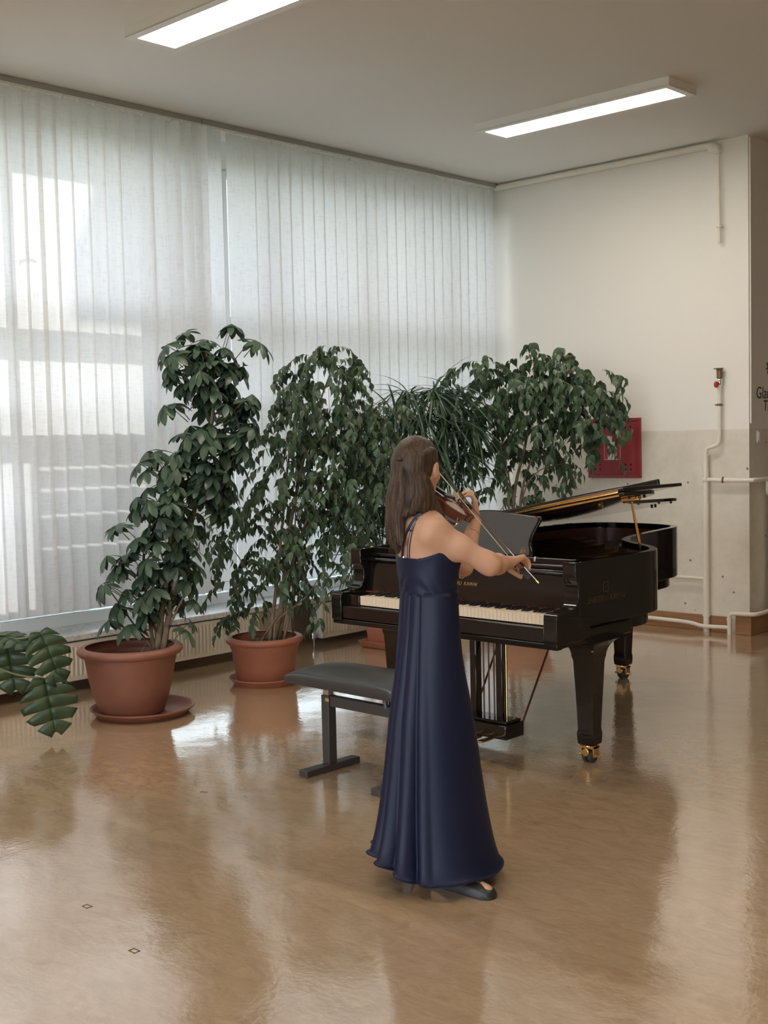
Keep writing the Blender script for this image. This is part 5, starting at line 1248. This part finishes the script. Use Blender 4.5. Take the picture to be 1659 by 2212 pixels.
ff = MB()
for s in (-1, 1):
    ff.tube(spline([vp(0.16, s*0.055, 0.0125), vp(0.175, s*0.05, 0.0135), vp(0.195, s*0.038, 0.0145), vp(0.215, s*0.027, 0.0145), vp(0.23, s*0.022, 0.0145)], 4), 0.0022, 6)
ff.build('sound_holes', M['hole'], belly)
MB().loft([[vp(0.355, -0.012, -0.028), vp(0.355, 0.012, -0.028), vp(0.355, 0.015, 0.005), vp(0.355, -0.015, 0.005)], [vp(0.40, -0.011, -0.012), vp(0.40, 0.011, -0.012), vp(0.40, 0.0135, 0.007), vp(0.40, -0.0135, 0.007)], [vp(0.485, -0.009, -0.008), vp(0.485, 0.009, -0.008), vp(0.485, 0.012, 0.008), vp(0.485, -0.012, 0.008)]]).build('neck', M['varnish'], vi, bevel=0.003)
MB().loft([[vp(0.245, -0.021, 0.022), vp(0.245, 0.021, 0.022), vp(0.245, 0.015, 0.029), vp(0.245, -0.015, 0.029)], [vp(0.485, -0.012, 0.008), vp(0.485, 0.012, 0.008), vp(0.485, 0.009, 0.014), vp(0.485, -0.009, 0.014)]]).build('fingerboard', M['ebony'], vi, bevel=0.002)
MB().loft([[vp(0.03, -0.012, 0.018), vp(0.03, 0.012, 0.018), vp(0.03, 0.007, 0.026), vp(0.03, -0.007, 0.026)], [vp(0.135, -0.022, 0.022), vp(0.135, 0.022, 0.022), vp(0.135, 0.015, 0.031), vp(0.135, -0.015, 0.031)]]).build('tailpiece', M['ebony'], vi, bevel=0.002)
MB().prism([(-0.02, 0.013), (-0.012, 0.022), (-0.02, 0.034), (0, 0.046), (0.02, 0.036), (0.012, 0.022), (0.02, 0.013), (0.005, 0.02), (-0.005, 0.02)], lambda u, v, t: vp(0.195+t, u, v), -0.002, 0.002).build('bridge', M['ivory'], vi, smooth=0)
sg_ = MB()
for k in range(4):
    y = -0.0165+0.011*k; sg_.tube([vp(0.13, y*0.8, 0.031), vp(0.195, y, 0.0425-abs(y)*0.25), vp(0.485, y*0.5, 0.0165)], 0.0005, 4)
sg_.build('strings', M['chrome'], vi)
MB().ell if False else None
crp = [(0.0, 0.02), (0.02, 0.0), (0.03, -0.03), (0.01, -0.06), (-0.02, -0.075)]
MB().loft([[vp(0.055+0.035*math.cos(a)*s_, 0.045+0.040*math.sin(a)*s_, z) for a in np.linspace(0, 2*math.pi, 24, endpoint=False)] for s_, z in ((0.9, 0.018), (1.0, 0.024), (0.98, 0.030), (0.8, 0.029), (0.4, 0.026), (0.05, 0.025))]).build('chin_rest', M['ebony'], vi, smooth=60)
pb = MB().loft([[vp(0.485, -0.011, -0.010), vp(0.485, 0.011, -0.010), vp(0.485, 0.011, 0.010), vp(0.485, -0.011, 0.010)], [vp(0.55, -0.008, -0.022), vp(0.55, 0.008, -0.022), vp(0.55, 0.008, -0.006), vp(0.55, -0.008, -0.006)]]).build('peg_box', M['varnish'], vi, bevel=0.002)
sc_ = MB()
for k in range(15):
    a0 = k*0.62; r_ = 0.017-0.0009*k
    sc_.tube([vp(0.562+r_*math.cos(a0), -0.011+0.0003*k, -0.020+r_*math.sin(a0)), vp(0.562+r_*math.cos(a0), 0.011-0.0003*k, -0.020+r_*math.sin(a0))], 0.006, 8)
sc_.build('scroll', M['varnish'], vi)
for k in range(4):
    s = 1 if k % 2 else -1; x = 0.497+0.014*k; z = -0.003-0.004*k
    p0_, p1_ = vp(x, -s*0.012, z), vp(x, s*0.026, z)
    MB().tube([p0_, p1_], 0.0035, 8).lathe([(0.003, 0), (0.008, 0.004), (0.0095, 0.010), (0.007, 0.018), (0.002, 0.021)], p1_, 10, axis=vy*s).build('peg', M['ebony'], vi)
MB().tube(spline([vp(0.05, -0.10, -0.05), vp(0.06, -0.05, -0.062), vp(0.07, 0.0, -0.066), vp(0.075, 0.05, -0.06), vp(0.07, 0.10, -0.05)], 4), 0.008, 8).tube([vp(0.05, -0.10, -0.05), vp(0.05, -0.106, -0.02)], 0.003, 6).tube([vp(0.07, 0.10, -0.05), vp(0.07, 0.106, -0.02)], 0.003, 6).build('shoulder_rest', M['chrome'], vi)
# bow from the right hand across the strings
gr = G(1124, 1233, 0.112)
cpt = vp(0.180, -0.004, 0.040)
bd = unit(gr-cpt); frog = cpt+bd*(np.linalg.norm(gr-cpt)); bn = unit(vn-bd*(vn@bd)); bs = np.cross(bn, bd)
tip = frog-bd*0.66; end = frog+bd*0.075
bo = thing('violin_bow', 'violin bow held in the right hand and drawn across the strings', 'bow', frog)
bpt = lambda x, z: tip+bd*x+bn*z
LB = np.linalg.norm(end-tip)
MB().tube([bpt(x, 0.020-0.011*math.sin(math.pi*x/LB)+0.004) for x in np.linspace(0, LB, 16)], [0.0022+0.0012*(x/LB) for x in np.linspace(0, LB, 16)], 8).build('stick', M['stick'], bo)
MB().frame_box(bpt(0.0, 0.0), bd, bs, bn, (0.006, -0.0045, -0.0008), (LB-0.075, 0.0045, 0.0008)).build('hair', M['bhair'], bo, smooth=0)
MB().prism([(-0.008, 0.0), (0.012, -0.001), (0.010, 0.014), (0.006, 0.027), (-0.003, 0.027)], lambda u, v, t: bpt(u, v)+bs*t, -0.005, 0.005).build('head', M['stick'], bo, bevel=0.001)
MB().prism([(LB-0.08, -0.002), (LB-0.03, -0.002), (LB-0.026, 0.010), (LB-0.03, 0.020), (LB-0.075, 0.020)], lambda u, v, t: bpt(u, v)+bs*t, -0.0065, 0.0065).build('frog', M['ebony'], bo, bevel=0.0015)
MB().tube([bpt(LB-0.005, 0.023), bpt(LB+0.010, 0.024)], 0.0036, 10).build('end_screw', M['brass'], bo)
# ------------------------------------------------------------------ light
wd = bpy.data.worlds.new('sky'); scn.world = wd; wd.use_nodes = True
N = wd.node_tree.nodes; L = wd.node_tree.links; bg = N['Background']
tc = N.new('ShaderNodeTexCoord'); sx = N.new('ShaderNodeSeparateXYZ'); L.new(tc.outputs['Generated'], sx.inputs['Vector'])
cr = N.new('ShaderNodeValToRGB'); e = cr.color_ramp.elements
e[0].position = 0.0; e[0].color = (0.95, 0.97, 1.0, 1); e[1].position = 0.7; e[1].color = (0.55, 0.72, 1.0, 1)
L.new(sx.outputs['Z'], cr.inputs['Fac']); L.new(cr.outputs['Color'], bg.inputs['Color'])
bg.inputs['Strength'].default_value = SKY_STRENGTH
sd = bpy.data.lights.new('sun', 'SUN'); sd.energy = SUN_STRENGTH; sd.angle = R(0.6); sd.color = (1.0, 0.95, 0.88)
so = bpy.data.objects.new('sun', sd); COL.objects.link(so)
so.rotation_euler = Vector((math.cos(SUN_EL), 0, -math.sin(SUN_EL))).to_track_quat('-Z', 'Y').to_euler()
so.location = (-20, 4, 12)
scn.view_settings.view_transform = 'Standard'; scn.view_settings.look = 'None'
scn.view_settings.exposure = EXPOSURE; scn.view_settings.gamma = 1.0; scn.view_settings.use_curve_mapping = False
cy = scn.cycles
cy.use_denoising = True; cy.max_bounces = 12; cy.diffuse_bounces = 7; cy.glossy_bounces = 5; cy.transparent_max_bounces = 12; cy.transmission_bounces = 6
cy.sample_clamp_indirect = 6.0; cy.caustics_reflective = False; cy.caustics_refractive = False
